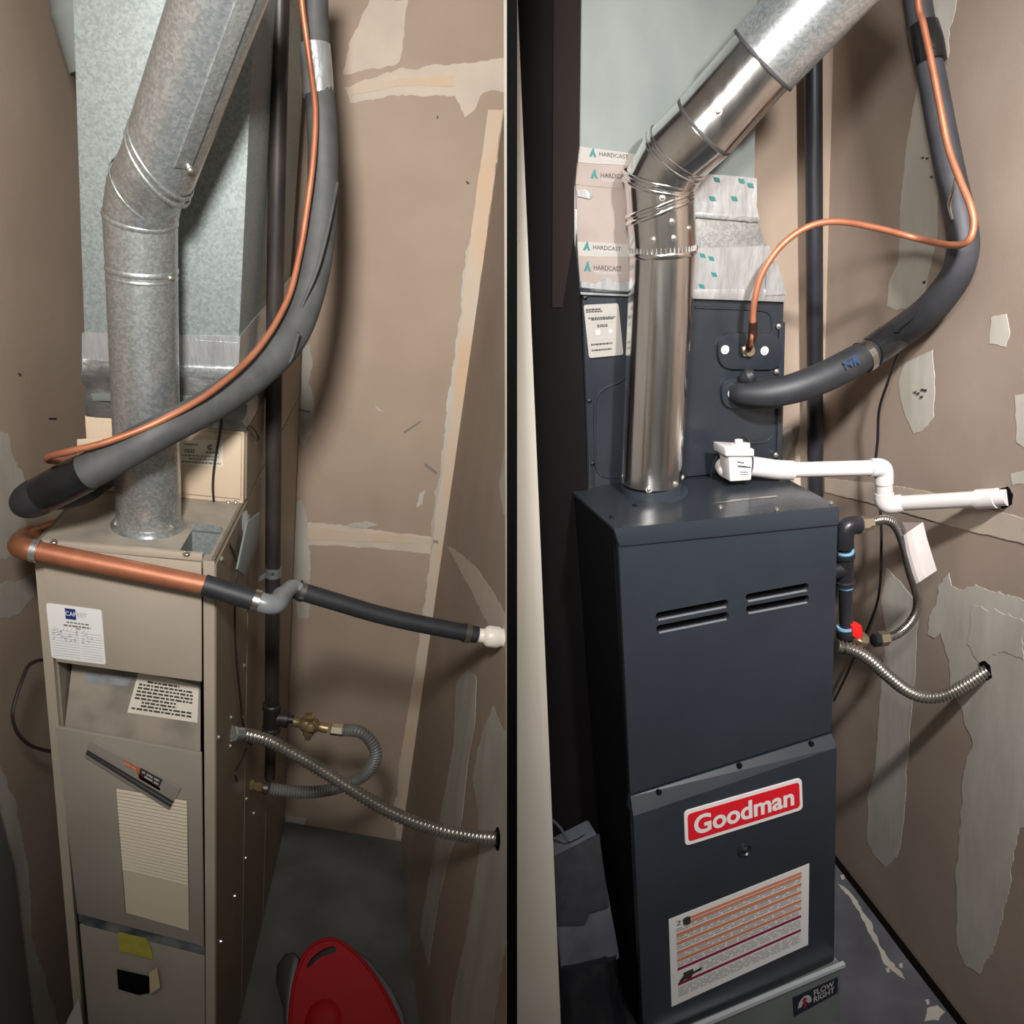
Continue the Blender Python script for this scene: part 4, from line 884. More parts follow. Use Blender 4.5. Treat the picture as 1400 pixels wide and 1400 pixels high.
p1 = build('access_plate', stadium(1026, 480, 88, 50, YK - .008, .008), M['panel_gloss'], ck, bevel=.002)
p2 = build('access_plate', stadium(1030, 538, 86, 42, YK - .008, .008), M['panel_gloss'], ck, bevel=.002)
for a, b, pp in ((991, 478, p1), (1045, 479.5, p1), (1000, 538, p2)):
    P = RC.on(a, b, ('y', YK - .008))
    build('washer', MB().lathe(P, (0, -1, 0), [(0, .0085), (.0015, .0085), (.0018, .0055), (.0012, .005), (.0012, 0)], 18), M['paper'], pp)
    build('bolt', MB().lathe(P + V3(0, -.001, 0), (0, -1, 0), [(0, .0048), (.003, .0044), (.004, 0)], 10), M['ink_grey'], pp)
P = RC.on(1022, 479, ('y', YK - .008))
build('fitting', MB().lathe(P, (0, -1, 0), [(0, .0135), (.004, .0135), (.006, .010), (.012, .010), (.012, .006)], 18), M['brass_new'], p1)

# ------------------------------------------------------------------ duct with taped joints
YT = .226
d2 = thing(RC, 'supply_duct', 'galvanised supply duct wrapped with printed joint tape above the black coil cabinet', 'duct', (-.2, .38, 1.55))
def RQ(q, y): return [RC.on(a, b, ('y', y)) for a, b in q]
tf = RQ([(796, -200), (1040, -200), (1031, 290), (787.5, 286)], YT); build('trunk', MB().hexa(tf, [p + V3(0, .272, 0) for p in tf]), M['galv_soft'], d2, bevel=.002)
tf = RQ([(787, 286), (1031, 291), (1073, 398), (793, 398)], YT); build('transition', MB().hexa(tf, [p + V3(0, .272, 0) for p in tf]), M['galv'], d2, bevel=.002)
tf = RQ([(793, 396), (1073, 396), (1074, 413), (794, 403)], YT - .004); build('collar', MB().hexa(tf, [p + V3(0, .272, 0) for p in tf]), M['foil'], d2, bevel=.001)
def strip(q, mat, y=YT, t=.0012, label=None):
    return build('tape_strip', MB().prism(ragged(RQ(q, y), .02, .0005, RNG), V3(0, t, 0), V3(0, -t, 0)), mat, d2, label=label)
def print_tape(st, q, y):
    Q = RQ(q, y); o = V3(0, -.0004, 0)
    build('emblem', MB().prism([bil(Q, u, v) for u, v in [(.02, .15), (.10, .85), (.14, 1.0), (.15, .62), (.20, .15), (.145, .15), (.12, .42), (.08, .15)]], V3(0, -.0002, 0), o), M['teal'], st)
    build('lettering', lettering('HARDCAST', Q, o, .004, .27, .98, .30, .68), M['ink'], st)
    build('printed_lines', rows(Q, o, [(.14, .05, .27, .98), (.02, .05, .32, .8)], RNG), M['ink_grey'], st, kind='stuff')
def rq(cx0, cy0, w, h, sl): return [(cx0, cy0), (cx0 + w, cy0 + sl), (cx0 + w, cy0 + h + sl), (cx0, cy0 + h)]
t3 = strip([(787, 250), (855, 257), (856, 335), (789, 332)], M['liner']); 
t2 = strip([(788, 222), (866, 226), (856, 259), (787, 252)], M['liner'], YT - .0012); print_tape(t2, rq(806, 230, 56, 16, 4), YT - .0026)
t1 = strip([(791, 200), (868, 211), (866, 227), (790, 222)], M['tape_paper'], YT - .0024); print_tape(t1, rq(804, 201, 56, 15, 6), YT - .0038)
t4 = strip([(789, 330), (862, 334), (862, 352), (790, 350)], M['tape_paper'], YT - .0012); print_tape(t4, rq(796, 329, 54, 15, 4), YT - .0026)
t5 = strip([(790, 350), (864, 352), (864, 392), (793, 388)], M['liner'], YT - .0012); print_tape(t5, rq(797, 356, 54, 17, 3), YT - .0026)
strip([(794, 384), (812, 388), (830, 380), (846, 386), (864, 384), (864, 400), (794, 398)], M['foil'], YT - .004, .002)
strip([(789, 260), (800, 258), (810, 268), (806, 272), (790, 268)], M['foil'], YT - .004, .001)
f1 = strip([(948, 236), (1034, 244), (1034, 284), (948, 276)], M['foil'], YT, .0016)
f2 = strip([(948, 276), (1034, 284), (1037, 300), (1026, 304), (948, 292)], M['foil'], YT - .0016, .003)
f3 = strip([(948, 340), (1050, 336), (1072, 392), (1073, 400), (948, 398)], M['foil'], YT - .0016, .0016)
strip([(1048, 356), (1062, 360), (1074, 402), (1046, 404)], M['foil'], YT - .004, .003)
for st, sp in ((f1, [(952, 238), (976, 242), (1000, 268), (1022, 250), (970, 268), (1010, 244)]), (f3, [(956, 346), (972, 372), (968, 350), (955, 388)])):
    Q = None
    for a, b in sp:
        q = RQ([(a, b), (a + 7, b + 1), (a + 9, b + 7), (a + 2, b + 6)], YT - .0034)
        build('teal_print', MB().prism(q, V3(0, -.0002, 0)), M['teal'], st)
tf = RQ([(948, 290), (1036, 297), (1039, 304), (948, 297)], YT - .006); build('seam_flange', MB().prism(tf, V3(0, .005, 0)), M['galv'], d2, bevel=.0008)
tf = RQ([(790, 392), (868, 399), (868, 403), (794, 399)], YT - .006); build('seam_flange', MB().prism(tf, V3(0, .006, 0)), M['panel_gloss'], d2, bevel=.0008)
tq_ = RQ([(780, 245), (789, 240), (789, 300), (786, 340), (784, 300)], YT + .003)
build('tape_strip', MB().prism(tq_, V3(0, .06, 0)), M['foil'], d2)

# ------------------------------------------------------------------ shiny flue
f2t = thing(RC, 'flue_pipe', 'shiny new bright steel flue pipe with adjustable elbow on the charcoal furnace', 'flue pipe', (-.28, .165, 1.17))
p0 = RC.on(921, 699, plane3(tq[0], tq[1], tq[2])); AX = .168; 
p0 = V3(p0[0] + .008, AX, p0[2] + .02)
RS = RC.rad(82, p0)
q1 = RC.on(906, 346, ('y', AX)); q2 = RC.on(902, 284, ('y', AX)); q3 = RC.on(901, 247, ('y', AX - .004)); Z3 = RC.depth(q3)
q4 = at_z(RC, 924, 211, Z3 - .03); q5 = at_z(RC, 957, 180, Z3 - .06); q6 = at_z(RC, 1050, 75, Z3 - .12); q7 = at_z(RC, 1190, -75, Z3 - .22)
x1 = (p0[0] + q1[0]) / 2
qB = RC.on(901, 250, ('y', AX)); ZB = RC.depth(qB)
qC = at_z(RC, 924, 211, ZB - .03); q5 = at_z(RC, 961, 176, ZB - .075)
ptsR = [p0, q1, qB, qC, q5, q6]
rrR = [RS, RS * 1.02, RS * 1.04, RS * 1.05, RS * 1.05, RS * 1.05]
rgR = mitred(ptsR, rrR, 48)
for i, nm in enumerate(['lower_pipe', 'collar_pipe', 'elbow_gore', 'elbow_gore', 'upper_pipe']):
    a, b = rgR[i][0], rgR[i + 1][0]
    mid = [[pa + (pb - pa) * t for pa, pb in zip(a, b)] for t in ((0, .2, .5, .8, 1) if i in (0, 4) else (0, 1))]
    build(nm, MB().rings(mid), M['steel'], f2t)
# slanted swivel seams of the elbow
def slant(ctr, d, tilt, r, half=.004, amt=.03):
    d = d / np.linalg.norm(d); u = np.cross(d, V3(.2, .9, .1)); u /= np.linalg.norm(u); w = np.cross(d, u)
    ring = []
    for k_ in range(48):
        o = r * (u * math.cos(2 * math.pi * k_ / 48) + w * math.sin(2 * math.pi * k_ / 48)); ring.append(ctr + o + d * np.dot(o, tilt))
    for j, o_ in enumerate((-.006, .006)):
        build('seam_bead', bead([p + d * o_ for p in ring], ctr + d * o_, amt, half, d), M['steel'], f2t)
slant(q2, qB - q2, V3(.24, -.12, 0), RS * 1.03)
for i in (2, 3):
    dd = ptsR[i + 1] - ptsR[i - 1]; dd /= np.linalg.norm(dd)
    for o_ in (-.006, .006): build('seam_bead', bead([p + dd * o_ for p in rgR[i][0]], rgR[i][1] + dd * o_, .03, .004, dd), M['steel'], f2t)
build('crimp', bead(rgR[1][0], rgR[1][1], .03, .006, UP), M['steel'], f2t)
crm = MB()
for k_ in range(0, 48):
    p = rgR[1][0][k_]; c_ = rgR[1][1]; e = (p - c_) / np.linalg.norm(p - c_)
    crm.lathe(p + V3(0, 0, .004) + e * .0005, UP, [(0, .0022), (.009, .0012)], 6)
build('crimp_teeth', crm, M['steel'], f2t, kind='stuff')
d5 = (q6 - q5) / np.linalg.norm(q6 - q5)
build('crimp', bead([p + d5 * .004 for p in rgR[4][0]], q5 + d5 * .004, .008, .003, d5), M['ink'], f2t)
ring7 = mitred([q6, q7], [RS * 1.13, RS * 1.16], 48)
build('outer_pipe', MB().rings([[p - d5 * .012 for p in ring7[0][0]], ring7[0][0], ring7[1][0]]), M['galv'], f2t, label='duller galvanised upper pipe')
build('joint_edge', bead([p - d5 * .010 for p in ring7[0][0]], q6 - d5 * .010, .012, .003, d5), M['ink'], f2t)
build('foot_ring', MB().lathe(p0 + V3(0, 0, -.024), UP, [(0, RS + .012), (.003, RS + .012), (.004, RS + .002), (.022, RS + .001)], 40), M['panel_black'], f2t)
for an in (-118, -62, -20): 
    e = V3(math.cos(math.radians(an)), math.sin(math.radians(an)), 0); screw(RC, p0 + e * (RS + .001) + V3(0, 0, .006), e, .0042, M['screw'], f2t)
for q, an, dz in ((q1, -95, .03), (q1, -130, .03), (q2, -95, -.02), (q2, -60, -.035), (q2, -110, .02)):
    e = V3(math.cos(math.radians(an)), math.sin(math.radians(an)), 0); screw(RC, q + e * (RS * 1.03) + V3(0, 0, dz), e, .0036, M['screw'], f2t)
fd_ = RC.eye - q5; fd_ = fd_ - d5 * np.dot(fd_, d5); fd_ /= np.linalg.norm(fd_)
screw(RC, q5 + d5 * .03 + fd_ * RS * 1.05, fd_, .0045, M['screw'], f2t)
screw(RC, q6 + d5 * .04 + fd_ * RS * 1.14, fd_, .005, M['screw'], f2t)

# ------------------------------------------------------------------ gas riser, refrigerant lines
YR = .50
g0, g1 = RC.on(1111, -120, ('y', YR)), RC.on(1115, 690, ('y', YR))
g2 = g1 + (g1 - g0) / np.linalg.norm(g1 - g0) * 1.05
tag(build('gas_pipe', MB().tube([g0, g1, g2], .0188, 20), M['iron_new'], None, RC, tuple(g2)), 'straight black gas riser pipe in the corner behind the charcoal furnace', 'pipe')
def tube_pl(cl, spec, n=16, k=8):
    P = [cl.on(a, b, pl if isinstance(pl, tuple) else ('y', pl)) for a, b, w, pl in spec]; R_ = [cl.rad(w, p) for (a, b, w, pl), p in zip(spec, P)]
    Q = smooth([np.append(p, r) for p, r in zip(P, R_)], k)
    return [q[:3] for q in Q], [q[3] for q in Q]
ln = thing(RC, 'refrigerant_line', 'thick new black insulated suction line curving from the wall to the black cabinet', 'pipe', tuple(RC.on(1316, 345, R_OFF(.05))))
o5 = R_OFF(.045)
up_ = [(1244, -70, 36, o5), (1254, 0, 37, o5), (1264, 60, 38, o5), (1275, 110, 37, o5), (1287, 175, 38, o5), (1301, 245, 39, o5), (1314, 305, 41, o5), (1316, 345, 42, o5), (1302, 385, 42, o5), (1266, 428, 43, o5), (1222, 460, 42, R_OFF(.05)), (1190, 482, 40, .17)]
lo2 = [(1196, 478, 38, .175), (1170, 493, 42, .165), (1130, 514, 43, .16), (1088, 530, 42, .165), (1050, 538, 38, .18), (1018, 538, 32, .205), (1006, 537, 28, .224)]
P_, R_ = tube_pl(RC, up_); build('insulation', MB().tube(P_, R_, 20), M['rubber'], ln).data.materials[0] = material('new_black_foam', (42, 42, 46), (56, 56, 60), 0.6, scale=14, bump=0.15, bscale=40)
P_, R_ = tube_pl(RC, lo2); lowi = build('lower_insulation', MB().tube(P_, R_, 20), M['rubber_dark'], ln)
P_, R_ = tube_pl(RC, [(1262, 36, 41, o5), (1268, 60, 43, o5), (1273, 86, 41, o5)]); build('tape_wrap', MB().tube(P_, R_, 16), M['black_tape'], ln)
P_, R_ = tube_pl(RC, [(1226, 458, 43, R_OFF(.05)), (1208, 470, 44, .18), (1190, 482, 42, .17)]); build('tape_wrap', MB().tube(P_, R_, 16), M['black_tape'], ln)
a, b = RC.on(1186, 485, ('y', .168)), RC.on(1170, 494, ('y', .165)); build('clamp_band', MB().lathe(a, b - a, [(0, RC.rad(42, a)), (0, RC.rad(45, a)), (.014, RC.rad(45, a)), (.014, RC.rad(42, a))], 24), M['clamp'], ln)
ap = RC.on(1012, 520, ('y', .215)); build('mastic_lump', MB().lathe(ap, (.5, -.4, .3), [(0, .006), (.008, .014), (.02, .016), (.03, .010), (.034, 0)], 12), M['rubber_dark'], ln)
P_, R_ = tube_pl(RC, [(1228, 448, 3, .14), (1248, 434, 3, .11), (1262, 416, 3, .09), (1276, 404, 3, .075)]); build('seam_edge', MB().tube(P_, R_, 6), M['rubber_dark'], ln)
P_, R_ = tube_pl(RC, [(1308, 238, 4, R_OFF(.088)), (1303, 262, 5, R_OFF(.090)), (1298, 280, 5, R_OFF(.086)), (1302, 300, 4, R_OFF(.082))]); build('wrap_edge', MB().tube(P_, R_, 8), M['clamp'], ln)
def on_hose(q, y): return RC.quad(q, ('y', y))
hq = on_hose([(1153, 492), (1172, 483), (1177, 496), (1157, 505)], .127)
build('lettering', lettering('NR', hq, V3(0, -.001, 0), .01), M['blue_ink'], lowi)
o8 = R_OFF(.092)
cu2 = [(1248, -70, 8, o8), (1256, 10, 8, o8), (1262, 32, 8, o8), (1274, 88, 8, o8), (1284, 140, 8, o8), (1296, 200, 8.5, o8), (1312, 245, 9, o8), (1327, 282, 9, o8), (1331, 310, 9, o8), (1322, 331, 9, R_OFF(.10)), (1298, 335, 9, R_OFF(.10)), (1258, 327, 9, .10), (1200, 312, 9, .13), (1146, 303, 9, .14), (1105, 310, 9, .15), (1068, 336, 9.5, .16), (1042, 374, 10, .165), (1031, 415, 9.5, .17), (1029, 450, 9, .175), (1027, 468, 9, .18), (1023, 478, 9, .214)]
P_, R_ = tube_pl(RC, cu2, 12); rm = float(np.mean(R_[60:]))
cl2 = thing(RC, 'copper_line', 'thin bright copper line arching from the insulated line to the black cabinet', 'pipe', tuple(P_[-1]))
build('tube', MB().tube(P_, [rm] * len(P_), 12), M['copper'], cl2)
P_, R_ = tube_pl(RC, [(1029.5, 440, 11, .173), (1029, 455, 12, .177), (1027, 466, 11, .18), (1024, 475, 10, .20)]); build('burnt_joint', MB().tube(P_, R_, 12), material('scorched_copper', (52, 34, 28), (80, 48, 38), .5, .6, scale=40), cl2)

# ------------------------------------------------------------------ condensate switch and drain
sw_ = thing(RC, 'overflow_switch', 'small white condensate switch box with printed label on the white drain', 'switch', tuple(RC.on(1012, 640, ('y', .15))))
b_ = RC.quad([(996, 621), (1029, 623), (1028, 657), (998, 659)], ('y', .145))
build('body', MB().hexa(b_, [p + V3(0, .04, 0) for p in b_]), M['pvc'], sw_, bevel=.005)
b_ = RC.quad([(991.5, 612), (1031.5, 614), (1031.5, 624), (992, 624)], ('y', .140))
build('lid', MB().hexa(b_, [p + V3(0, .05, 0) for p in b_]), M['pvc'], sw_, bevel=.003)
tb_ = RC.on(1010, 612, ('y', .16)); build('cap', MB().lathe(tb_, UP, [(0, .016), (.008, .016), (.009, .008), (.016, .008), (.017, 0)], 12), M['pvc'], sw_)
for dx in (-.018, .018): build('lug', MB().lathe(tb_ + V3(dx, 0, -.002), UP, [(0, .006), (.008, .006), (.009, 0)], 8), M['pvc'], sw_)
sQ2 = RC.quad([(1008, 628), (1028, 631), (1026, 652), (1010, 652)], ('y', .1445)); so2 = V3(0, -.0004, 0)
lb2 = build('label', MB().prism(sQ2, V3(0, -.0003, 0)), M['paper'], sw_)
build('printed_lines', rows(sQ2, so2 * 1.5, [(.85, .10, .0, .45), (.62, .12, .0, .95), (.3, .06, .1, .8), (.15, .06, .1, .8)], RNG), M['ink'], lb2, kind='stuff')
w5 = [RC.on(a, b, ('y', y)) for a, b, y in [(1026, 656, .15), (1024, 668, .15), (1026, 690, .10), (1027, 706, .03)]]
build('wire', MB().tube(smooth(w5, 6), .0012, 6), M['wire_black'], sw_)
w5 = [RC.on(a, b, ('y', y)) for a, b, y in [(1008, 606, .16), (1012, 599, .17), (1020, 600, .18), (1024, 608, .185)]]
build('wire', MB().tube(smooth(w5, 6), .0014, 6), M['wire_black'], sw_)

pv = thing(RC, 'drain_pipe', 'white plastic drain pipe stepping down and running into the wall', 'pipe', tuple(RC.on(1140, 640, ('y', .15))))
pw = RC.on(1380, 680, R_RIGHT); RP = RC.rad(21, RC.on(1140, 640, ('y', .15)))
def seg(name, spec, r, k=8, mat='pvc'): 
    P = [RC.on(a, b, pl if isinstance(pl, tuple) else ('y', pl)) for a, b, pl in spec]; return build(name, MB().tube(smooth(P, k) if len(P) > 2 else P, r, 20), M[mat], pv)
yA, yB = .165, .10
seg('inlet_elbow', [(990, 636, .20), (994, 641, .185), (1002, 641, .18)], RP * 1.25)
seg('tee_end', [(1026, 637, .175), (1040, 639, .17), (1062, 642, .167), (1083, 643, yA)], RP * 1.28)
seg('upper_run', [(1080, 642.5, yA), (1198, 639.5, yB)], RP)
seg('elbow', [(1190, 639.5, yB + .004), (1203, 639.5, yB), (1208, 645, yB), (1208.5, 660, yB)], RP * 1.2)
seg('drop_pipe', [(1208.5, 655, yB), (1209, 678, yB)], RP * 1.08)
seg('elbow', [(1209, 674, yB), (1209, 685, yB), (1216, 690, yB - .004), (1232, 688, yB - .012)], RP * 1.2)
y0_ = yB - .012; yE = pw[1]
yat = lambda px: y0_ + (yE - y0_) * (px - 1232) / (1380 - 1232)
seg('lower_run', [(1228, 688.3, yat(1228)), (1378, 680, yat(1378))], RP)
seg('coupling', [(1336, 682.6, yat(1336)), (1364, 681, yat(1364))], RP * 1.24)
structure('wall_opening', MB().prism(ragged([RC.on(a, b, R_RIGHT) for a, b in [(1368, 668), (1378, 665), (1385, 676), (1384, 690), (1372, 694), (1366, 684)]], .006, .0012, RNG), nrm(RC, R_RIGHT) * .0022), M['hole'], parent=wr)

# ------------------------------------------------------------------ gas drop beside the furnace
YG2 = .055
gx_ = lambda a, b, d=0: RC.on(a, b, ('y', YG2 + d))
gd = thing(RC, 'gas_drop_pipe', 'short black threaded gas pipe with tee and elbow beside the charcoal furnace', 'pipe', tuple(gx_(1156, 868)))
rG = RC.rad(19, gx_(1156, 800))
build('nipple', MB().tube([gx_(1155.5, 800), gx_(1157, 862)], rG, 18), M['iron_new'], gd)
build('nipple', MB().tube([gx_(1154.5, 742), gx_(1155, 765)], rG * .95, 18), M['iron_new'], gd)
build('elbow', MB().tube(smooth([gx_(1154.5, 748), gx_(1154.5, 733), gx_(1158, 721), gx_(1168, 718), gx_(1174, 718)], 6), rG * 1.3, 18), M['iron_new'], gd)
ta_, tb2 = gx_(1155, 757), gx_(1155.5, 799); tdd = tb2 - ta_; tl_ = np.linalg.norm(tdd)
build('tee_fitting', MB().lathe(ta_, tdd, [(0, rG * 1.1), (0, rG * 1.42), (.008, rG * 1.42), (.010, rG * 1.2), (tl_ - .010, rG * 1.2), (tl_ - .008, rG * 1.42), (tl_, rG * 1.42), (tl_, rG)], 20), M['iron_new'], gd)
build('tee_outlet', MB().lathe(ta_ * .5 + tb2 * .5, V3(-1, .1, 0), [(0, rG * 1.2), (.03, rG * 1.2)], 16), M['iron_new'], gd)
for a, b, r_ in ((753, 757, 1.18), (800, 804, 1.12), (856, 862, 1.25)):
    build('sealant_ring', MB().lathe(gx_(1156, a), gx_(1156, b) - gx_(1156, a), [(0, rG), (0, rG * r_), (.005, rG * r_), (.006, rG)], 18), M['blue_dope'], gd)
build('end_cap', MB().lathe(gx_(1156.5, 860), gx_(1157, 876) - gx_(1156.5, 860), [(0, rG * 1.4), (.016, rG * 1.4), (.020, rG * 1.2), (.020, 0)], 20), M['rubber_dark'], gd)
gh = thing(RC, 'gas_hose', 'looped stainless flexible gas hose with hex nuts beside the charcoal furnace', 'hose', tuple(gx_(1240, 780)))
def nut(a, b, r_, mat, name='hex_nut', n=6):
    A, B_ = gx_(*a), gx_(*b); d_ = B_ - A; L_ = np.linalg.norm(d_); return MB().lathe(A, d_, [(0, r_ * .85), (.001, r_), (L_ - .001, r_), (L_, r_ * .85)], n)
build('sealant_ring', nut((1170, 719), (1175, 718), rG * 1.05, 'blue_dope', n=16), M['blue_dope'], gh)
build('hex_nut', nut((1173, 718), (1184, 717), rG * 1.25, 'brass_new'), M['brass_new'], gh)
build('flare_nut', nut((1183, 716.5), (1192, 714.5), rG * .98, 'brass_new'), M['brass_new'], gh)
hpz = [(1190, 714), (1208, 710.5), (1222, 716), (1231, 731), (1237, 752), (1244, 780), (1251, 802), (1255, 820), (1252, 838), (1242, 854), (1228, 866), (1212, 873)]
Ph = [gx_(a, b, -.02 * math.sin(math.pi * i / 11)) for i, (a, b) in enumerate(hpz)]
build('hose', corrugate(Ph, RC.rad(13, Ph[4]), .0004, .0045, 16, 4, helix=False), M['steel'], gh).data.materials[0] = material('ribbed_stainless', (176, 172, 168), None, .28, 1.0)
build('flare_nut', nut((1213, 872.5), (1201, 874), rG * 1.15, ''), M['brass_new'], gh)
build('hex_nut', nut((1202, 874.5), (1194, 875.5), rG * 1.05, ''), M['iron_new'], gh)
# hang tag wrapped round the hose
ct_ = gx_(1243, 775, -.02); tgq = [gx_(a, b, -.030) for a, b in [(1232, 733), (1247, 727), (1262, 716), (1264, 720), (1281, 778), (1279, 783), (1262, 790), (1258, 800), (1249, 800)]]
tag_ = thing(RC, 'hang_tag', 'pale plastic tag wrapped round the stainless gas hose', 'tag', tuple(ct_))
sh_ = []
for a, b in zip([(1232, 735), (1236, 760), (1243, 785), (1249, 801)], [(1262, 714), (1268, 738), (1276, 764), (1281, 780)]):
    row = []
    for j, t in enumerate(np.linspace(0, 1, 9)):
        px_ = a[0] + (b[0] - a[0]) * t; py_ = a[1] + (b[1] - a[1]) * t
        row.append(gx_(px_, py_, -.022 - .020 * math.sin(min(t * 2.0, 1) * math.pi) - .012 * max(0, t - .5) * 2))
    sh_.append(row)
tm = MB(); nn_ = 9
vs = [p for r_ in sh_ for p in r_]; k0_ = len(vs); vs += [p + V3(0, .0015, 0) for p in vs]
fs = []
for i in range(3):
    for j in range(8):
        q = (i * 9 + j, i * 9 + j + 1, (i + 1) * 9 + j + 1, (i + 1) * 9 + j); fs.append(q); fs.append(tuple(x + k0_ for x in q[::-1]))
edge = list(range(0, 9)) + [17, 26, 35] + list(range(34, 26, -1)) + [18, 9]
for a, b in zip(edge, edge[1:] + edge[:1]): fs.append((a, b, b + k0_, a + k0_))
tm.add(vs, fs); build('front_leaf', tm, M['tag'], tag_)
bk_ = [gx_(a, b, .002) for a, b in [(1233, 714), (1262, 715), (1264, 722), (1240, 729)]]
build('back_leaf', MB().prism(bk_, V3(0, .002, 0)), material('tag_back', (120, 108, 104), None, .5), tag_)
gv = thing(RC, 'gas_valve', 'brass shut-off valve with a red plastic handle below the black pipe', 'valve', tuple(gx_(1178, 876)))
build('body', MB().lathe(gx_(1162, 872), gx_(1192, 877) - gx_(1162, 872), [(0, rG * .8), (.018, rG * .8), (.018, rG * 1.2), (.030, rG * 1.25), (.034, rG), (.038, rG)], 8), M['brass_new'], gv)
hd_ = [gx_(a, b, -.022) for a, b in [(1166, 857), (1169, 855), (1171, 856), (1174, 854), (1178, 855), (1180, 864), (1179, 873), (1172, 874), (1166, 870)]]
build('handle', MB().prism(hd_, V3(0, .018, 0)), M['red_handle'], gv, bevel=.002)
cd = thing(RC, 'flexible_conduit', 'ribbed grey steel conduit sagging from the charcoal furnace to the wall', 'conduit', tuple(gx_(1160, 886)))
pe2 = RC.on(1351, 916, R_RIGHT); st2 = RC.on(1145, 884, ('y', .03))
cpts = RC.path([(1145, 884), (1165, 888), (1188, 901), (1214, 924), (1240, 944), (1266, 953), (1292, 950), (1322, 935), (1351, 916)], .03, pe2[1])
cpts[-1] = pe2
build('hose', corrugate(cpts, RC.rad(16.5, cpts[4]), .0014, .0072, 16, 6), M['conduit'], cd)
build('cable_tie', MB().lathe(cpts[0] * .6 + cpts[1] * .4, cpts[1] - cpts[0], [(0, .010), (0, .0135), (.003, .0135), (.003, .010)], 14), M['black_tape'], cd)
structure('wall_opening', MB().prism(ragged([RC.on(a, b, R_RIGHT) for a, b in [(1340, 906), (1347, 903), (1355, 910), (1357, 926), (1350, 930), (1342, 920)]], .006, .001, RNG), nrm(RC, R_RIGHT) * .003), M['hole'], parent=wr)
w6 = [RC.on(a, b, pl) for a, b, pl in [(1234, 462, R_OFF(.05)), (1226, 488, R_OFF(.045)), (1214, 522, R_OFF(.04)), (1202, 560, R_OFF(.035)), (1200, 600, R_OFF(.03)), (1197, 640, R_OFF(.03)), (1203, 690, R_OFF(.03)), (1205, 740, R_OFF(.03)), (1202, 810, R_OFF(.03)), (1188, 855, R_OFF(.03)), (1168, 898, R_OFF(.03)), (1154, 930, R_OFF(.03)), (1140, 958, R_OFF(.03))]]
tag(build('thermostat_wire', MB().tube(smooth(w6, 6), .0030, 8), M['wire_black'], None, RC, tuple(w6[0])), 'thin black wire hanging from the insulated line behind the white drain', 'wire')

# ------------------------------------------------------------------ things in the dark beside the new furnace
ctn = thing(RC, 'carton', 'dusty slate grey box with a dark cloth over its top, beside the doorway', 'box', tuple(RC.on(800, 1330, ('y', .08))))
cf = [RC.on(752, 1176, ('y', .13)), RC.on(818, 1142, ('y', .13)), RC.on(849, 1312, ('y', .05)), RC.on(768, 1340, ('y', .05))]
build('box', MB().hexa(cf, [cf[0] + V3(0, .06, 0), cf[1] + V3(0, .06, 0), cf[2] + V3(0, .14, 0), cf[3] + V3(0, .14, 0)]), M['fabric_light'], ctn, bevel=.008)
n_ = np.cross(cf[1] - cf[0], cf[3] - cf[0]); n_ /= np.linalg.norm(n_); n_ = n_ if np.dot(n_, RC.eye - cf[0]) > 0 else -n_
CFPL = (cf[0], n_)
build('cloth', MB().prism(ragged([RC.on(a, b, CFPL) for a, b in [(750, 1174), (819, 1139), (832, 1238), (806, 1246), (799, 1262), (762, 1264)]], .02, .001, RNG), n_ * .006), M['fabric'], ctn, bevel=.001)
for q in ([(757, 1124), (768, 1138), (778, 1152), (790, 1148), (800, 1142)], [(757, 1140), (770, 1150), (784, 1146)]):
    pass
wq_ = [RC.on(a, b, ('y', .14)) for a, b in [(752, 1118), (766, 1132), (776, 1148), (786, 1146), (800, 1138)]]
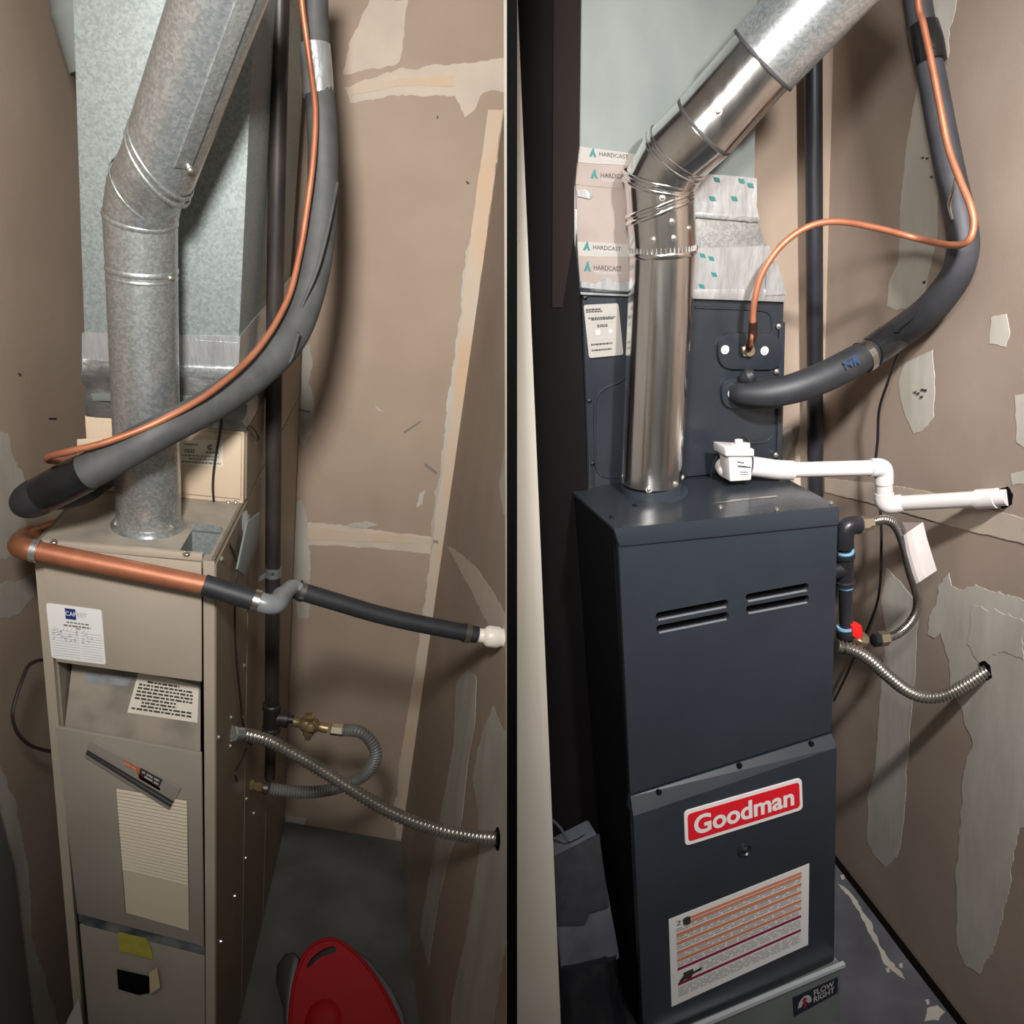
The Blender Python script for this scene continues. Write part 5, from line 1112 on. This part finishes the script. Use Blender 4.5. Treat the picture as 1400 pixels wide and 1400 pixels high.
tag(build('cable_end', MB().tube(smooth(wq_, 6), .003, 8), M['fabric_light'], None, RC, tuple(wq_[2])), 'stiff grey cable end lying on the cloth covered box', 'cable')
bg_ = thing(RC, 'plastic_bag', 'shiny black polythene bag on the floor below the slate grey box', 'bag', tuple(RC.on(810, 1390, ('y', .10))))
rngb = random.Random(5); rows_ = []
tl0, tr0 = RC.on(764, 1340, ('y', .03)), RC.on(852, 1314, ('y', .03)); bl0, br0 = RC.on(768, 1480, ('y', -.03)), RC.on(872, 1460, ('y', -.03))
for i in range(9):
    v = i / 8; a = tl0 * (1 - v) + bl0 * v; b = tr0 * (1 - v) + br0 * v; ring = []
    for j in range(22):
        th = 2 * math.pi * j / 22; u = .5 - .5 * math.cos(th); dpt = -.045 * math.sin(th) * (1 if math.sin(th) > 0 else 1.6)
        ring.append(a + (b - a) * u + V3(0, dpt + .05, 0) + np.array([rngb.uniform(-.006, .006) for _ in range(3)]))
    rows_.append(ring)
build('bag', MB().rings(rows_), M['bin_bag'], bg_)

# ================================================================== partition between the two closets, and the hall the camera stands in
def PW(x, y, z): return V3(x, y, z)
def CAMP(xc, yc, zc): return CW @ V3(xc, yc, zc) + np.array(EYE)
pt = [CAMP(-.0058, -.9, 1.08), CAMP(.0058, -.9, 1.08), CAMP(.0058, 1.2, 1.08), CAMP(-.0058, 1.2, 1.08)]
pb = [CAMP(x_, y_, 3.2) for x_, y_ in ((-.0068, -2.0), (.0068, -2.0), (.0068, 2.6), (-.0068, 2.6))]
structure('wall_centre', MB().hexa(pt, pb), M['hall'])
structure('trim_5', MB().hexa([p + CW @ V3(0, 0, -.012) for p in pt], pt), M['black_edge'])
structure('wall_front', MB().box(-1.9, 1.9, -1.0, -.97, -.2, 3.3), M['hall'])
structure('wall_side', MB().box(-1.93, -1.9, -1.0, .9, -.2, 3.3), M['hall'])
structure('wall_side', MB().box(1.9, 1.93, -1.0, .9, -.2, 3.3), M['hall'])
structure('ceiling', MB().box(-1.93, 1.93, -1.0, .9, 3.3, 3.33), M['hall'])
